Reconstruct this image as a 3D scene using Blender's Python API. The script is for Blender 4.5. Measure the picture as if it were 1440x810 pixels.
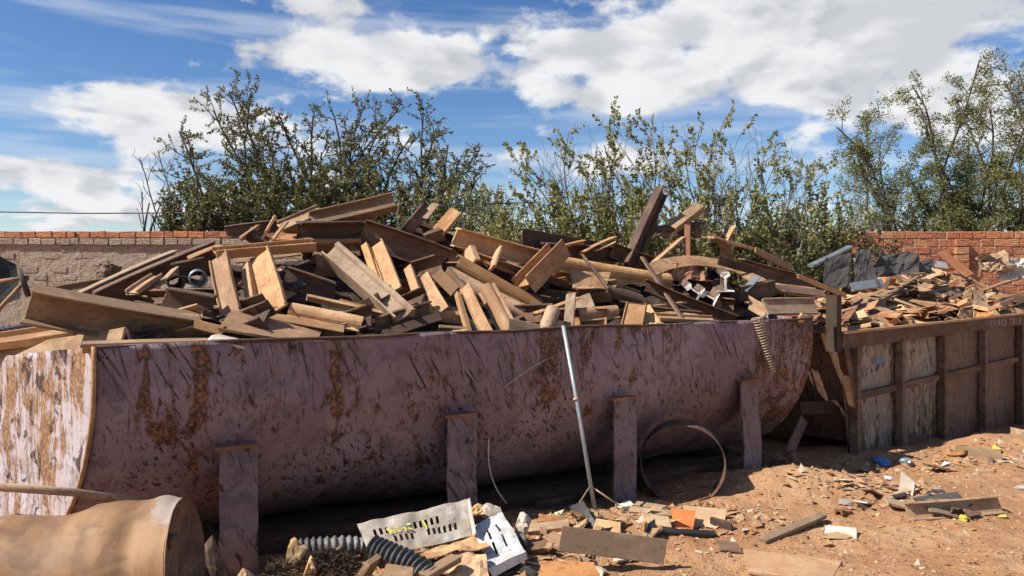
import bpy, bmesh, math, random
from math import radians, sin, cos, pi, atan2, sqrt
from mathutils import Vector as V, Matrix, noise as mnoise
import numpy as np

for o in list(bpy.data.objects):
    bpy.data.objects.remove(o)
SC = bpy.context.scene
COL = SC.collection

# ------------------------------------------------------------------ camera
F, CX, HY, EYE = 1040.0, 720.0, 390.0, 1.65
cam = bpy.data.cameras.new('camera')
cam.sensor_width = 36.0
cam.lens = F / 1440 * 36
cam.shift_y = -15.0 / 1440
cam.clip_start = 0.05
cam.clip_end = 3000
camo = bpy.data.objects.new('camera', cam)
COL.objects.link(camo)
camo.location = (0, 0, EYE)
camo.rotation_euler = (radians(90), 0, 0)
SC.camera = camo

# ------------------------------------------------------------------ world / sun / exposure
SUN_DIR = V((-0.93, -0.36, 1.08)).normalized()      # towards the sun
SUN_EL = math.asin(SUN_DIR.z)
SUN_AZ = atan2(SUN_DIR.x, SUN_DIR.y)
sun = bpy.data.lights.new('sun', 'SUN')
sun.energy = 5.0
sun.angle = radians(0.53)
sun.color = (1.0, 0.95, 0.87)
suno = bpy.data.objects.new('sun', sun)
COL.objects.link(suno)
suno.rotation_euler = (-SUN_DIR).to_track_quat('-Z', 'Y').to_euler()
SC.view_settings.view_transform = 'Standard'
SC.view_settings.look = 'None'
SC.view_settings.exposure = 0.58
SC.view_settings.gamma = 1.0
SC.view_settings.use_curve_mapping = False
SC.render.engine = 'CYCLES'
SC.cycles.max_bounces = 4
SC.cycles.diffuse_bounces = 2
SC.cycles.glossy_bounces = 1
SC.cycles.transmission_bounces = 2
SC.cycles.caustics_reflective = False
SC.cycles.caustics_refractive = False
SC.cycles.use_denoising = True
SC.cycles.use_adaptive_sampling = True
SC.cycles.adaptive_threshold = 0.03
SC.cycles.use_light_tree = False


class NT:
    """tiny helper for building node trees"""
    def __init__(self, tree):
        self.t = tree
        self.n = tree.nodes
        self.l = tree.links

    def new(self, typ, **kw):
        nd = self.n.new(typ)
        for k, v in kw.items():
            setattr(nd, k, v)
        return nd

    def put(self, sock, val):
        if isinstance(val, bpy.types.NodeSocket):
            self.l.new(val, sock)
        else:
            sock.default_value = val

    def math(self, op, a, b=None, c=None, clamp=False):
        nd = self.new('ShaderNodeMath', operation=op, use_clamp=clamp)
        self.put(nd.inputs[0], a)
        if b is not None:
            self.put(nd.inputs[1], b)
        if c is not None:
            self.put(nd.inputs[2], c)
        return nd.outputs[0]

    def vmath(self, op, a, b=None):
        nd = self.new('ShaderNodeVectorMath', operation=op)
        self.put(nd.inputs[0], a)
        if b is not None:
            self.put(nd.inputs[1], b)
        return nd.outputs['Value'] if op in ('LENGTH', 'DOT_PRODUCT', 'DISTANCE') else nd.outputs[0]

    def noise(self, vec, scale, detail=4, rough=0.55, dist=0.0):
        nd = self.new('ShaderNodeTexNoise')
        self.put(nd.inputs['Vector'], vec)
        nd.inputs['Scale'].default_value = scale
        nd.inputs['Detail'].default_value = detail
        nd.inputs['Roughness'].default_value = rough
        nd.inputs['Distortion'].default_value = dist
        return nd.outputs['Fac']

    def voro(self, vec, scale, feature='F1', out='Distance'):
        nd = self.new('ShaderNodeTexVoronoi', feature=feature)
        self.put(nd.inputs['Vector'], vec)
        nd.inputs['Scale'].default_value = scale
        return nd.outputs[out]

    def scale(self, vec, s):
        return self.vmath('MULTIPLY', vec, s)

    def ramp(self, fac, a, b, smooth=True):
        nd = self.new('ShaderNodeMapRange', interpolation_type='SMOOTHSTEP' if smooth else 'LINEAR')
        self.put(nd.inputs[0], fac)
        self.put(nd.inputs[1], a)
        self.put(nd.inputs[2], b)
        return nd.outputs[0]

    def mix(self, fac, a, b, blend='MIX'):
        nd = self.new('ShaderNodeMix', data_type='RGBA', blend_type=blend)
        self.put(nd.inputs[0], fac)
        self.put(nd.inputs[6], a if isinstance(a, bpy.types.NodeSocket) else tuple(a) + (1,) * (4 - len(a)))
        self.put(nd.inputs[7], b if isinstance(b, bpy.types.NodeSocket) else tuple(b) + (1,) * (4 - len(b)))
        return nd.outputs[2]

    def bump(self, h, strength=0.4, dist=0.01):
        nd = self.new('ShaderNodeBump')
        self.put(nd.inputs['Height'], h)
        nd.inputs['Strength'].default_value = strength
        nd.inputs['Distance'].default_value = dist
        return nd.outputs[0]


# sky: Nishita air with broken cumulus mixed in by direction
world = bpy.data.worlds.new('World')
SC.world = world
world.use_nodes = True
world.cycles.sampling_method = 'MANUAL'
world.cycles.sample_map_resolution = 256
wt = NT(world.node_tree)
wt.n.clear()
wout = wt.new('ShaderNodeOutputWorld')
bg = wt.new('ShaderNodeBackground')
bg.inputs['Strength'].default_value = 0.058
sky = wt.new('ShaderNodeTexSky', sky_type='NISHITA')
sky.sun_disc = False
sky.sun_elevation = SUN_EL
sky.sun_rotation = SUN_AZ
sky.altitude = 300
sky.air_density = 1.0
sky.dust_density = 0.3
sky.ozone_density = 2.5
tc = wt.new('ShaderNodeTexCoord').outputs['Generated']
sep = wt.new('ShaderNodeSeparateXYZ')
wt.l.new(tc, sep.inputs[0])
az = wt.math('ARCTAN2', sep.outputs[0], sep.outputs[1])
el = wt.math('ARCSINE', sep.outputs[2])
comb = wt.new('ShaderNodeCombineXYZ')
wt.l.new(az, comb.inputs[0]); wt.l.new(el, comb.inputs[1])
aev = comb.outputs[0]
# project on a curved cloud deck so that clouds flatten towards the horizon
den = wt.math('ADD', wt.math('MAXIMUM', sep.outputs[2], 0.0), 0.22)
cx_ = wt.math('DIVIDE', sep.outputs[0], den)
cy_ = wt.math('DIVIDE', sep.outputs[1], den)
deck = wt.new('ShaderNodeCombineXYZ')
wt.l.new(cx_, deck.inputs[0]); wt.l.new(cy_, deck.inputs[1])
deckv = deck.outputs[0]


def cloud_noise(vec, det=4):
    a = wt.noise(vec, 2.1, det, 0.56, 0.25)
    return a


CLOUDS = [  # azimuth px, elevation px, half sizes, weight
    (1080, 55, 430, 105, 1.0), (860, 110, 190, 60, .55), (1250, 150, 180, 60, .45),
    (480, 85, 200, 58, .8), (600, 70, 75, 60, .5), (190, 165, 210, 48, .75),
    (100, 270, 230, 62, .85), (470, 5, 110, 26, .7), (800, 225, 130, 40, .4), (700, 230, 70, 34, .5),
    (360, 190, 190, 60, .55), (1010, 205, 190, 36, .25), (1420, 110, 160, 120, .6),
    (60, 60, 260, 60, -.35), (690, 165, 70, 34, -.6), (630, 22, 50, 26, -.4), (1000, 170, 200, 22, -.35),
    (250, 30, 170, 40, -.3), (110, 222, 150, 16, -.3), (60, 318, 120, 12, -.2),
]
bias = None
for (px, py, wx, wy, w) in CLOUDS:
    a0 = atan2(px - CX, F)
    e0 = atan2(HY - py, sqrt(F * F + (px - CX) ** 2))
    ca = cos(a0)
    d = wt.vmath('SUBTRACT', aev, (a0, e0, 0))
    d = wt.vmath('MULTIPLY', d, (F / (wx * ca * ca), F / (wy * ca), 0))
    r = wt.vmath('LENGTH', d)
    g = wt.math('MULTIPLY', wt.ramp(r, 1.35, 0.2), w)
    bias = g if bias is None else wt.math('ADD', bias, g)
n0 = cloud_noise(deckv)
n1 = cloud_noise(wt.vmath('ADD', deckv, (-0.10, -0.02, 0.0)), 2)
fine = wt.noise(wt.scale(aev, (1, 1.6, 1)), 9.0, 5, 0.62, 0.0)
cov = wt.math('ADD', wt.math('MULTIPLY', n0, 0.75), wt.math('MULTIPLY', wt.math('MINIMUM', bias, 0.95), 0.33))
cov = wt.math('ADD', cov, wt.math('MULTIPLY', wt.math('SUBTRACT', fine, 0.5), 0.75))
dens = wt.ramp(cov, 0.45, 0.59)
# cirrus veil streaks
streak = wt.noise(wt.scale(wt.vmath('ADD', aev, (0, 0, 3.0)), (1.4, 14, 1)), 2.2, 3, 0.55, 0.0)
veil = wt.math('MULTIPLY', wt.ramp(streak, 0.44, 0.70), 0.40)
shade = wt.math('MULTIPLY', wt.ramp(wt.math('SUBTRACT', n1, n0), -0.05, 0.09), 0.55)
shade2 = wt.math('MULTIPLY', wt.ramp(wt.noise(wt.scale(aev, (1, 2.4, 1)), 5.0, 5, 0.58, 0.0), 0.42, 0.66), 0.8)
thick = wt.ramp(cov, 0.55, 0.95)
sh = wt.math('MULTIPLY', wt.math('ADD', shade, wt.math('MULTIPLY', shade2, thick)), 1.0, clamp=True)
ccol = wt.mix(sh, (10.2, 10.3, 10.5), (4.9, 5.2, 5.8))
hsv = wt.new('ShaderNodeHueSaturation')
hsv.inputs['Saturation'].default_value = 1.24
hsv.inputs['Value'].default_value = 1.44
hsv.inputs['Hue'].default_value = 0.508
wt.l.new(sky.outputs[0], hsv.inputs['Color'])
c1 = wt.mix(veil, hsv.outputs[0], (9.6, 10.0, 10.6))
c2 = wt.mix(dens, c1, ccol)
wt.l.new(c2, bg.inputs['Color'])
wt.l.new(bg.outputs[0], wout.inputs[0])

# ------------------------------------------------------------------ helpers
rnd = random.Random(11)


def tag(o, label=None, cat=None, group=None, kind=None):
    if label: o['label'] = label
    if cat: o['category'] = cat
    if group: o['group'] = group
    if kind or cat: o['kind'] = kind or 'thing'
    return o


def link(name, mesh, mat=None, parent=None, loc=None):
    o = bpy.data.objects.new(name, mesh)
    COL.objects.link(o)
    if mat is not None and mesh is not None and len(mesh.materials) == 0:
        for m in (mat if isinstance(mat, (list, tuple)) else (mat,)):
            mesh.materials.append(m)
    if parent is not None:
        o.parent = parent
    if loc is not None:
        o.location = loc
    return o


def empty(name, loc=(0, 0, 0), rot=(0, 0, 0)):
    o = bpy.data.objects.new(name, None)
    COL.objects.link(o)
    o.location = loc
    o.rotation_euler = rot
    o.empty_display_size = 0.1
    return o


def mesh_of(name, verts, faces, smooth=False, midx=None):
    m = bpy.data.meshes.new(name)
    m.from_pydata([tuple(v) for v in verts], [], faces)
    if smooth:
        m.polygons.foreach_set('use_smooth', [True] * len(m.polygons))
    if midx:
        m.polygons.foreach_set('material_index', midx)
    m.update()
    return m


def smoothstep(a, b, x):
    t = min(1, max(0, (x - a) / (b - a)))
    return t * t * (3 - 2 * t)


def interp(tab, x):
    if x <= tab[0][0]: return tab[0][1]
    for (a, b), (c, d) in zip(tab, tab[1:]):
        if x <= c:
            return b + (d - b) * (x - a) / (c - a)
    return tab[-1][1]


def PX(px, py, Y):
    """place of a picture point at distance Y"""
    return V(((px - CX) / F * Y, Y, EYE - (py - HY) / F * Y))


# tank frame: corner of its front rim, direction of its length, direction to its back
TC = V((-2.05, 3.65, 0)); TD = V((0.868, 0.497, 0)); TB = V((-0.497, 0.868, 0))
TLEN, TR, TCZ, TRIM = 5.3, 1.10, 1.15, 1.31
# container frame
BC = V((2.99, 6.75, 0)); BD = V((0.756, 0.655, 0)); BB = V((-0.655, 0.756, 0))
BRIM = 1.15


def PQ(px, py, q, C=TC, B=TB):
    u = (px - CX) / F
    Y = (q + C.x * B.x + C.y * B.y) / (u * B.x + B.y)
    return PX(px, py, Y)


# ------------------------------------------------------------------ materials
def material(name):
    m = bpy.data.materials.new(name)
    m.use_nodes = True
    t = NT(m.node_tree)
    b = m.node_tree.nodes['Principled BSDF']
    return m, t, b


def objcoord(t, rand=True):
    c = t.new('ShaderNodeTexCoord').outputs['Object']
    if rand:
        r = t.new('ShaderNodeObjectInfo').outputs['Random']
        off = t.new('ShaderNodeCombineXYZ')
        t.l.new(t.math('MULTIPLY', r, 31.0), off.inputs[0])
        t.l.new(t.math('MULTIPLY', r, 57.0), off.inputs[1])
        c = t.vmath('ADD', c, off.outputs[0])
        return c, r
    return c, None


def rust_mat(name, light, mid, dark, rough=0.85, dustlo=0.40, dusthi=0.60, bump=0.5, metal=0.0):
    m, t, b = material(name)
    c, r = objcoord(t)
    n = t.noise(t.scale(c, (0.7, 1.6, 1.6)), 6.0, 5, 0.65, 0.6)
    n2 = t.noise(c, 30.0, 4, 0.7)
    f = t.math('ADD', n, t.math('MULTIPLY', t.math('SUBTRACT', r, 0.5), 0.22))
    f = t.math('ADD', f, t.math('MULTIPLY', t.math('SUBTRACT', n2, 0.5), 0.35))
    col = t.mix(t.ramp(f, dustlo, dusthi), mid, light)
    col = t.mix(t.math('MULTIPLY', t.ramp(n2, 0.52, 0.68), 0.55), col, dark)
    big = t.noise(t.vmath('ADD', c, (7.7, 3.1, 1.3)), 2.7, 4, 0.6, 0.8)
    col = t.mix(t.math('MULTIPLY', t.ramp(big, 0.50, 0.64), 0.42), col, tuple((m_ * .6 + d_ * .4) for m_, d_ in zip(mid, dark)))
    br = t.math('ADD', 0.74, t.math('MULTIPLY', r, 0.40))
    hs = t.new('ShaderNodeHueSaturation')
    t.l.new(col, hs.inputs['Color']); t.l.new(br, hs.inputs['Value'])
    r2 = t.math('FRACT', t.math('MULTIPLY', r, 17.3))
    t.l.new(t.math('ADD', 0.90, t.math('MULTIPLY', r2, 0.2)), hs.inputs['Saturation'])
    t.l.new(hs.outputs[0], b.inputs['Base Color'])
    b.inputs['Roughness'].default_value = rough
    b.inputs['Metallic'].default_value = metal
    t.l.new(t.bump(f, bump, 0.006), b.inputs['Normal'])
    return m


M = {}
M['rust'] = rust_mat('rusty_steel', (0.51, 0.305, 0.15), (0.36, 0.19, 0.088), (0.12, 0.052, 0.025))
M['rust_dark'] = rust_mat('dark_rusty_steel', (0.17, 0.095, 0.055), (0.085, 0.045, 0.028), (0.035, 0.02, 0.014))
M['rust_grey'] = rust_mat('dull_grey_rusty_steel', (0.39, 0.26, 0.155), (0.25, 0.155, 0.085), (0.09, 0.048, 0.027))
M['rust_red'] = rust_mat('reddish_rusty_steel', (0.42, 0.20, 0.085), (0.25, 0.10, 0.045), (0.09, 0.04, 0.02))
M['shade_rust'] = rust_mat('black_brown_shade_rust', (0.06, 0.035, 0.022), (0.035, 0.02, 0.013), (0.015, 0.01, 0.008))  # rust darkened to near black, shade painted into heap voids and corner post
M['cut_end'] = rust_mat('bright_cut_steel', (0.78, 0.76, 0.70), (0.66, 0.62, 0.54), (0.4, 0.33, 0.25), 0.6)
M['grey_sheet'] = rust_mat('grey_sheet_metal', (0.06, 0.055, 0.05), (0.04, 0.037, 0.034), (0.03, 0.025, 0.022), 0.95)
M['galv'] = rust_mat('galvanised_steel', (0.30, 0.33, 0.33), (0.22, 0.24, 0.24), (0.2, 0.18, 0.15), 0.45, metal=0.4)
M['pale_paint'] = rust_mat('pale_painted_sheet', (0.52, 0.49, 0.45), (0.42, 0.36, 0.28), (0.25, 0.13, 0.06), 0.6)
M['worn_letter'] = rust_mat('worn_lettering_paint', (0.36, 0.33, 0.30), (0.24, 0.21, 0.18), (0.10, 0.07, 0.05), 0.7)
M['white_paint'] = rust_mat('white_enamel', (0.72, 0.73, 0.74), (0.60, 0.59, 0.56), (0.30, 0.20, 0.12), 0.45, 0.25, 0.5)
M['plaster'] = rust_mat('pale_plaster', (0.66, 0.58, 0.48), (0.5, 0.40, 0.30), (0.33, 0.24, 0.16), 0.95, bump=0.9)
M['foam'] = rust_mat('tan_foam', (0.62, 0.42, 0.22), (0.48, 0.29, 0.14), (0.3, 0.16, 0.07), 0.95, bump=0.9)
M['orange'] = rust_mat('orange_clay', (0.62, 0.17, 0.055), (0.5, 0.13, 0.045), (0.3, 0.09, 0.04), 0.8)
M['hose'] = rust_mat('dusty_black_hose', (0.20, 0.19, 0.17), (0.075, 0.07, 0.065), (0.03, 0.03, 0.03), 0.6)
M['black'] = rust_mat('dusty_black_plastic', (0.05, 0.045, 0.04), (0.025, 0.025, 0.025), (0.015, 0.015, 0.015), 0.5)
M['yellow'] = rust_mat('yellow_plastic', (0.75, 0.66, 0.10), (0.62, 0.52, 0.10), (0.4, 0.3, 0.1), 0.6)
M['blue'] = rust_mat('blue_plastic', (0.10, 0.22, 0.45), (0.07, 0.15, 0.34), (0.2, 0.2, 0.2), 0.5)
M['wood'] = rust_mat('weathered_timber', (0.44, 0.30, 0.17), (0.31, 0.19, 0.10), (0.14, 0.08, 0.045), 0.9)
M['dusty_wood'] = rust_mat('soil_covered_timber', (0.44, 0.26, 0.135), (0.36, 0.19, 0.09), (0.22, 0.11, 0.055), 0.95)
M['wool'] = rust_mat('matted_brown_fibre', (0.13, 0.09, 0.05), (0.08, 0.05, 0.03), (0.03, 0.02, 0.015), 1.0, bump=1.0)
M['cable'] = rust_mat('black_cable', (0.08, 0.08, 0.08), (0.05, 0.05, 0.05), (0.03, 0.03, 0.03), 0.6)


def drum_mat():
    m, t, b = material('rusted_drum_skin')
    c, r = objcoord(t)
    n = t.noise(c, 3.2, 7, 0.6, 0.5)
    n2 = t.noise(c, 30, 5, 0.6)
    pale = t.ramp(t.noise(t.vmath('ADD', c, (3.1, 0.4, 0.2)), 2.3, 6, 0.6, 0.8), 0.56, 0.66)
    col = t.mix(t.ramp(n, 0.35, 0.65), (0.17, 0.085, 0.04), (0.31, 0.17, 0.075))
    col = t.mix(t.math('MULTIPLY', t.ramp(t.noise(c, 8.0, 5, 0.65, 0.6), 0.5, 0.64), 0.6), col, (0.15, 0.075, 0.035))
    col = t.mix(t.math('MULTIPLY', pale, 0.5), col, (0.36, 0.34, 0.31))
    col = t.mix(t.math('MULTIPLY', t.ramp(n2, 0.56, 0.75), 0.5), col, (0.14, 0.07, 0.035))
    t.l.new(col, b.inputs['Base Color'])
    b.inputs['Roughness'].default_value = 0.7
    t.l.new(t.bump(t.math('ADD', n, t.math('MULTIPLY', n2, 0.3)), 0.3, 0.01), b.inputs['Normal'])
    return m


M['drum'] = drum_mat()


def tank_mat(name, base, base2, rustfrac, drips, scratch, light=0.35, r1=(0.055, 0.024, 0.012), r2=(0.20, 0.095, 0.035)):
    """faded paint, with rust runs from the top edge, scratches and mottling (x along, z up)"""
    m, t, b = material(name)
    c, _ = objcoord(t, False)
    big = t.noise(c, 1.3, 5, 0.6, 0.6)
    mid = t.noise(c, 8.0, 5, 0.65, 0.5)
    fine = t.noise(c, 45.0, 3, 0.6)
    col = t.mix(t.ramp(big, 0.38, 0.62), base, base2)
    col = t.mix(t.math('MULTIPLY', t.ramp(mid, 0.48, 0.62), 0.5), col, tuple(x * 0.5 for x in base))
    bigz = t.math('MULTIPLY', t.math('SUBTRACT', t.noise(t.vmath('ADD', c, (4.3, 0, 0)), 0.9, 3, 0.5), 0.5), 0.55)
    # rust runs
    st = t.noise(t.scale(c, (7, 7, 0.5)), 1.0, 5, 0.62, 0.6)
    st2 = t.noise(t.scale(c, (24, 24, 1.2)), 1.0, 4, 0.65, 1.0)
    stz = t.math('ADD', t.math('ADD', st, bigz), t.math('MULTIPLY', t.math('SUBTRACT', mid, .5), .5))
    run = t.math('MAXIMUM', t.ramp(stz, 0.60 - drips, 0.68 - drips),
                 t.math('MULTIPLY', t.ramp(t.math('ADD', st2, bigz), 0.60 - drips * .6, 0.69 - drips * .6), 0.8))
    rc = t.mix(t.ramp(fine, 0.42, 0.66), r1, r2)
    col = t.mix(t.math('MULTIPLY', run, 0.9), col, rc)
    # chipped blotches
    blot = t.ramp(t.math('ADD', t.noise(t.scale(c, (1, 1, .7)), 10.0, 5, 0.68, 0.9), t.math('MULTIPLY', bigz, .5)), 0.62 - rustfrac, 0.66 - rustfrac)
    col = t.mix(t.math('MULTIPLY', blot, 0.9), col, (0.040, 0.020, 0.015))
    # diagonal scratches, dark and pale
    def scr(ang, sx, sz, lo, hi, det, seed):
        rot = t.new('ShaderNodeVectorRotate', rotation_type='AXIS_ANGLE')
        rot.inputs['Axis'].default_value = (0, 1, 0)
        rot.inputs['Angle'].default_value = radians(ang)
        t.l.new(t.vmath('ADD', c, (seed, 0, seed * .7)), rot.inputs['Vector'])
        return t.ramp(t.noise(t.scale(rot.outputs[0], (sx, sx, sz)), 1.0, det, 0.6, 0.5), lo, hi)
    zone = t.ramp(t.noise(c, 1.7, 3, 0.5), 0.40, 0.58)
    s1 = t.math('MULTIPLY', t.math('MULTIPLY', scr(30, 46, 1.6, 0.57, 0.63, 3, 0), zone), scratch)
    s3 = t.math('MULTIPLY', scr(14, 60, 2.2, 0.60, 0.66, 3, 5), scratch * .8)
    s2 = t.math('MULTIPLY', scr(-38, 80, 1.1, 0.655, 0.70, 2, 9), scratch * light)
    s4 = t.math('MULTIPLY', scr(24, 110, 1.6, 0.66, 0.71, 2, 13), scratch * light)
    col = t.mix(t.math('MAXIMUM', s1, s3), col, (0.035, 0.018, 0.016))
    col = t.mix(t.math('MAXIMUM', s2, s4), col, (0.34, 0.27, 0.25))
    t.l.new(col, b.inputs['Base Color'])
    b.inputs['Roughness'].default_value = 0.6
    b.inputs['Specular IOR Level'].default_value = 0.3
    h = t.math('SUBTRACT', t.math('MULTIPLY', mid, 0.8), t.math('ADD', t.math('MULTIPLY', s1, 0.6), t.math('MULTIPLY', run, 0.3)))
    t.l.new(t.bump(h, 0.6, 0.012), b.inputs['Normal'])
    return m


M['tank'] = tank_mat('shaded_maroon_tank_paint', (0.22, 0.145, 0.158), (0.29, 0.215, 0.232), 0.01, 0.045, 1.0, 0.45, (0.06, 0.025, 0.012), (0.27, 0.12, 0.045))  # same paint as the end plate, darkened for the shaded side
M['tank_end'] = tank_mat('sunlit_lavender_tank_paint', (0.44, 0.365, 0.36), (0.47, 0.42, 0.44), 0.025, 0.05, 0.6, 0.3, (0.16, 0.07, 0.03), (0.40, 0.22, 0.08))  # paler copy of the shell paint, sunlight and some fading in its colour
M['post'] = tank_mat('worn_maroon_post_paint', (0.19, 0.13, 0.13), (0.23, 0.17, 0.17), 0.05, 0.03, 0.8)
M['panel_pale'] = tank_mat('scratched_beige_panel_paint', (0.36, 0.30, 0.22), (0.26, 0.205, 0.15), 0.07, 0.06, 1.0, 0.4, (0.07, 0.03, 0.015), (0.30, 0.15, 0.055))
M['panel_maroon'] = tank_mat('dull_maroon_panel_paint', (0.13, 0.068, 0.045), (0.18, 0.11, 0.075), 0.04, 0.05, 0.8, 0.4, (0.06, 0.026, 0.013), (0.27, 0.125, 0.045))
M['frame_rust'] = rust_mat('rusty_frame_paint', (0.21, 0.125, 0.07), (0.135, 0.068, 0.034), (0.05, 0.027, 0.018))


def dirt_mat():
    m, t, b = material('red_dirt')
    c = t.new('ShaderNodeTexCoord').outputs['Object']
    n = t.noise(c, 1.3, 5, 0.62, 0.4)
    n2 = t.noise(c, 14.0, 5, 0.65, 0.2)
    n3 = t.noise(c, 95.0, 2, 0.6)
    col = t.mix(t.ramp(n, 0.36, 0.66), (0.34, 0.17, 0.08), (0.45, 0.265, 0.14))
    col = t.mix(t.math('MULTIPLY', t.ramp(n2, 0.48, 0.68), 0.55), col, (0.24, 0.105, 0.05))
    col = t.mix(t.math('MULTIPLY', t.ramp(n3, 0.56, 0.72), 0.6), col, (0.55, 0.37, 0.22))
    col = t.mix(t.math('MULTIPLY', t.ramp(n3, 0.42, 0.30), 0.5), col, (0.14, 0.07, 0.04))
    t.l.new(col, b.inputs['Base Color'])
    b.inputs['Roughness'].default_value = 1.0
    b.inputs['Specular IOR Level'].default_value = 0.1
    h = t.math('ADD', t.math('MULTIPLY', n2, 1.0), t.math('MULTIPLY', n3, 0.35))
    t.l.new(t.bump(h, 0.8, 0.03), b.inputs['Normal'])
    return m


M['dirt'] = dirt_mat()


def island_mat(name, cols, rough=0.9, transl=0.0, seed=0.0):
    """colour picked at random for every loose piece"""
    m, t, b = material(name)
    r = t.new('ShaderNodeNewGeometry').outputs['Random Per Island']
    rp = t.new('ShaderNodeValToRGB')
    rp.color_ramp.interpolation = 'LINEAR'
    els = rp.color_ramp.elements
    while len(els) < len(cols):
        els.new(0.5)
    for i, cc in enumerate(cols):
        els[i].position = i / (len(cols) - 1)
        els[i].color = tuple(cc) + (1,)
    t.l.new(r, rp.inputs[0])
    t.l.new(rp.outputs[0], b.inputs['Base Color'])
    b.inputs['Roughness'].default_value = rough
    b.inputs['Specular IOR Level'].default_value = 0.25
    if transl > 0:
        tr = t.new('ShaderNodeBsdfTranslucent')
        t.l.new(t.mix(0.5, rp.outputs[0], (0.10, 0.16, 0.02)), tr.inputs[0])
        ms = t.new('ShaderNodeMixShader')
        ms.inputs[0].default_value = transl
        t.l.new(b.outputs[0], ms.inputs[1]); t.l.new(tr.outputs[0], ms.inputs[2])
        t.l.new(ms.outputs[0], t.n['Material Output'].inputs[0])
    return m


M['leaf_a'] = island_mat('olive_dark_leaves', [(0.062, 0.077, 0.025), (0.103, 0.113, 0.037), (0.158, 0.148, 0.056), (0.220, 0.165, 0.075), (0.097, 0.106, 0.035)], 0.55, 0.25)
M['leaf_b'] = island_mat('mid_green_leaves', [(0.109, 0.143, 0.041), (0.180, 0.209, 0.061), (0.265, 0.269, 0.096), (0.421, 0.344, 0.150), (0.172, 0.187, 0.061)], 0.55, 0.28)
M['leaf_c'] = island_mat('feathery_green_leaflets', [(0.090, 0.126, 0.044), (0.157, 0.187, 0.057), (0.225, 0.228, 0.072), (0.269, 0.204, 0.077), (0.124, 0.144, 0.048)], 0.6, 0.3)
M['leaf_dry'] = island_mat('dry_brown_leaves', [(0.10, 0.075, 0.03), (0.16, 0.11, 0.05), (0.075, 0.08, 0.03), (0.06, 0.055, 0.02)], 0.8, 0.2)
M['chips'] = island_mat('mixed_ground_chips', [(0.26, 0.12, 0.06), (0.42, 0.24, 0.12), (0.14, 0.075, 0.045), (0.52, 0.38, 0.24), (0.33, 0.16, 0.08), (0.30, 0.17, 0.09), (0.22, 0.11, 0.06)])
M['litter'] = island_mat('straw_and_flake_litter', [(0.50, 0.36, 0.20), (0.33, 0.2, 0.1), (0.58, 0.48, 0.33), (0.2, 0.12, 0.07), (0.42, 0.27, 0.14), (0.5, 0.4, 0.27), (0.36, 0.22, 0.11)])
M['scrapfines'] = island_mat('rusty_scrap_fines', [(0.30, 0.18, 0.09), (0.14, 0.08, 0.05), (0.46, 0.31, 0.17), (0.22, 0.12, 0.06), (0.38, 0.23, 0.11)])


def bark_mat(name, a, b_):
    m, t, b = material(name)
    c = t.new('ShaderNodeTexCoord').outputs['Object']
    n = t.noise(t.scale(c, (1, 1, 0.3)), 9, 5, 0.6)
    t.l.new(t.mix(n, a, b_), b.inputs['Base Color'])
    b.inputs['Roughness'].default_value = 0.95
    return m


M['bark'] = bark_mat('dark_bark', (0.05, 0.038, 0.028), (0.13, 0.105, 0.08))
M['bark_pale'] = bark_mat('grey_bark', (0.13, 0.11, 0.10), (0.27, 0.24, 0.22))


def brick_mat(name, cols, mort):
    m, t, b = material(name)
    c, r = objcoord(t)
    rp = t.new('ShaderNodeValToRGB')
    els = rp.color_ramp.elements
    while len(els) < len(cols):
        els.new(0.5)
    for i, cc in enumerate(cols):
        els[i].position = i / (len(cols) - 1); els[i].color = tuple(cc) + (1,)
    t.l.new(r, rp.inputs[0])
    n = t.noise(c, 16, 6, 0.65)
    n2 = t.noise(t.scale(c, (0.4, 0.4, 3.0)), 12, 4, 0.6)
    col = t.mix(t.math('MULTIPLY', t.ramp(n, 0.5, 0.68), 0.6), rp.outputs[0], mort)
    col = t.mix(t.math('MULTIPLY', t.ramp(n2, 0.55, 0.7), 0.35), col, tuple(x * 0.45 for x in cols[0]))
    t.l.new(col, b.inputs['Base Color'])
    b.inputs['Roughness'].default_value = 0.95
    t.l.new(t.bump(t.math('ADD', n, n2), 1.0, 0.05), b.inputs['Normal'])
    return m


M['brick_red'] = brick_mat('red_hollow_brick', [(0.44, 0.15, 0.065), (0.54, 0.215, 0.09), (0.37, 0.12, 0.06), (0.58, 0.27, 0.13)], (0.40, 0.27, 0.19))
M['brick_old'] = brick_mat('weathered_grey_brown_brick', [(0.32, 0.25, 0.185), (0.37, 0.29, 0.22), (0.30, 0.225, 0.165), (0.35, 0.285, 0.23)], (0.42, 0.35, 0.27))


def mortar_mat(name, a, b_):
    m, t, b = material(name)
    c = t.new('ShaderNodeTexCoord').outputs['Object']
    n = t.noise(c, 7, 7, 0.65)
    t.l.new(t.mix(n, a, b_), b.inputs['Base Color'])
    b.inputs['Roughness'].default_value = 1.0
    t.l.new(t.bump(n, 1.0, 0.10), b.inputs['Normal'])
    return m


M['mortar'] = mortar_mat('pale_mortar', (0.36, 0.27, 0.20), (0.50, 0.41, 0.32))
M['render_old'] = mortar_mat('eroded_wall_render', (0.30, 0.23, 0.165), (0.40, 0.32, 0.245))

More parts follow.
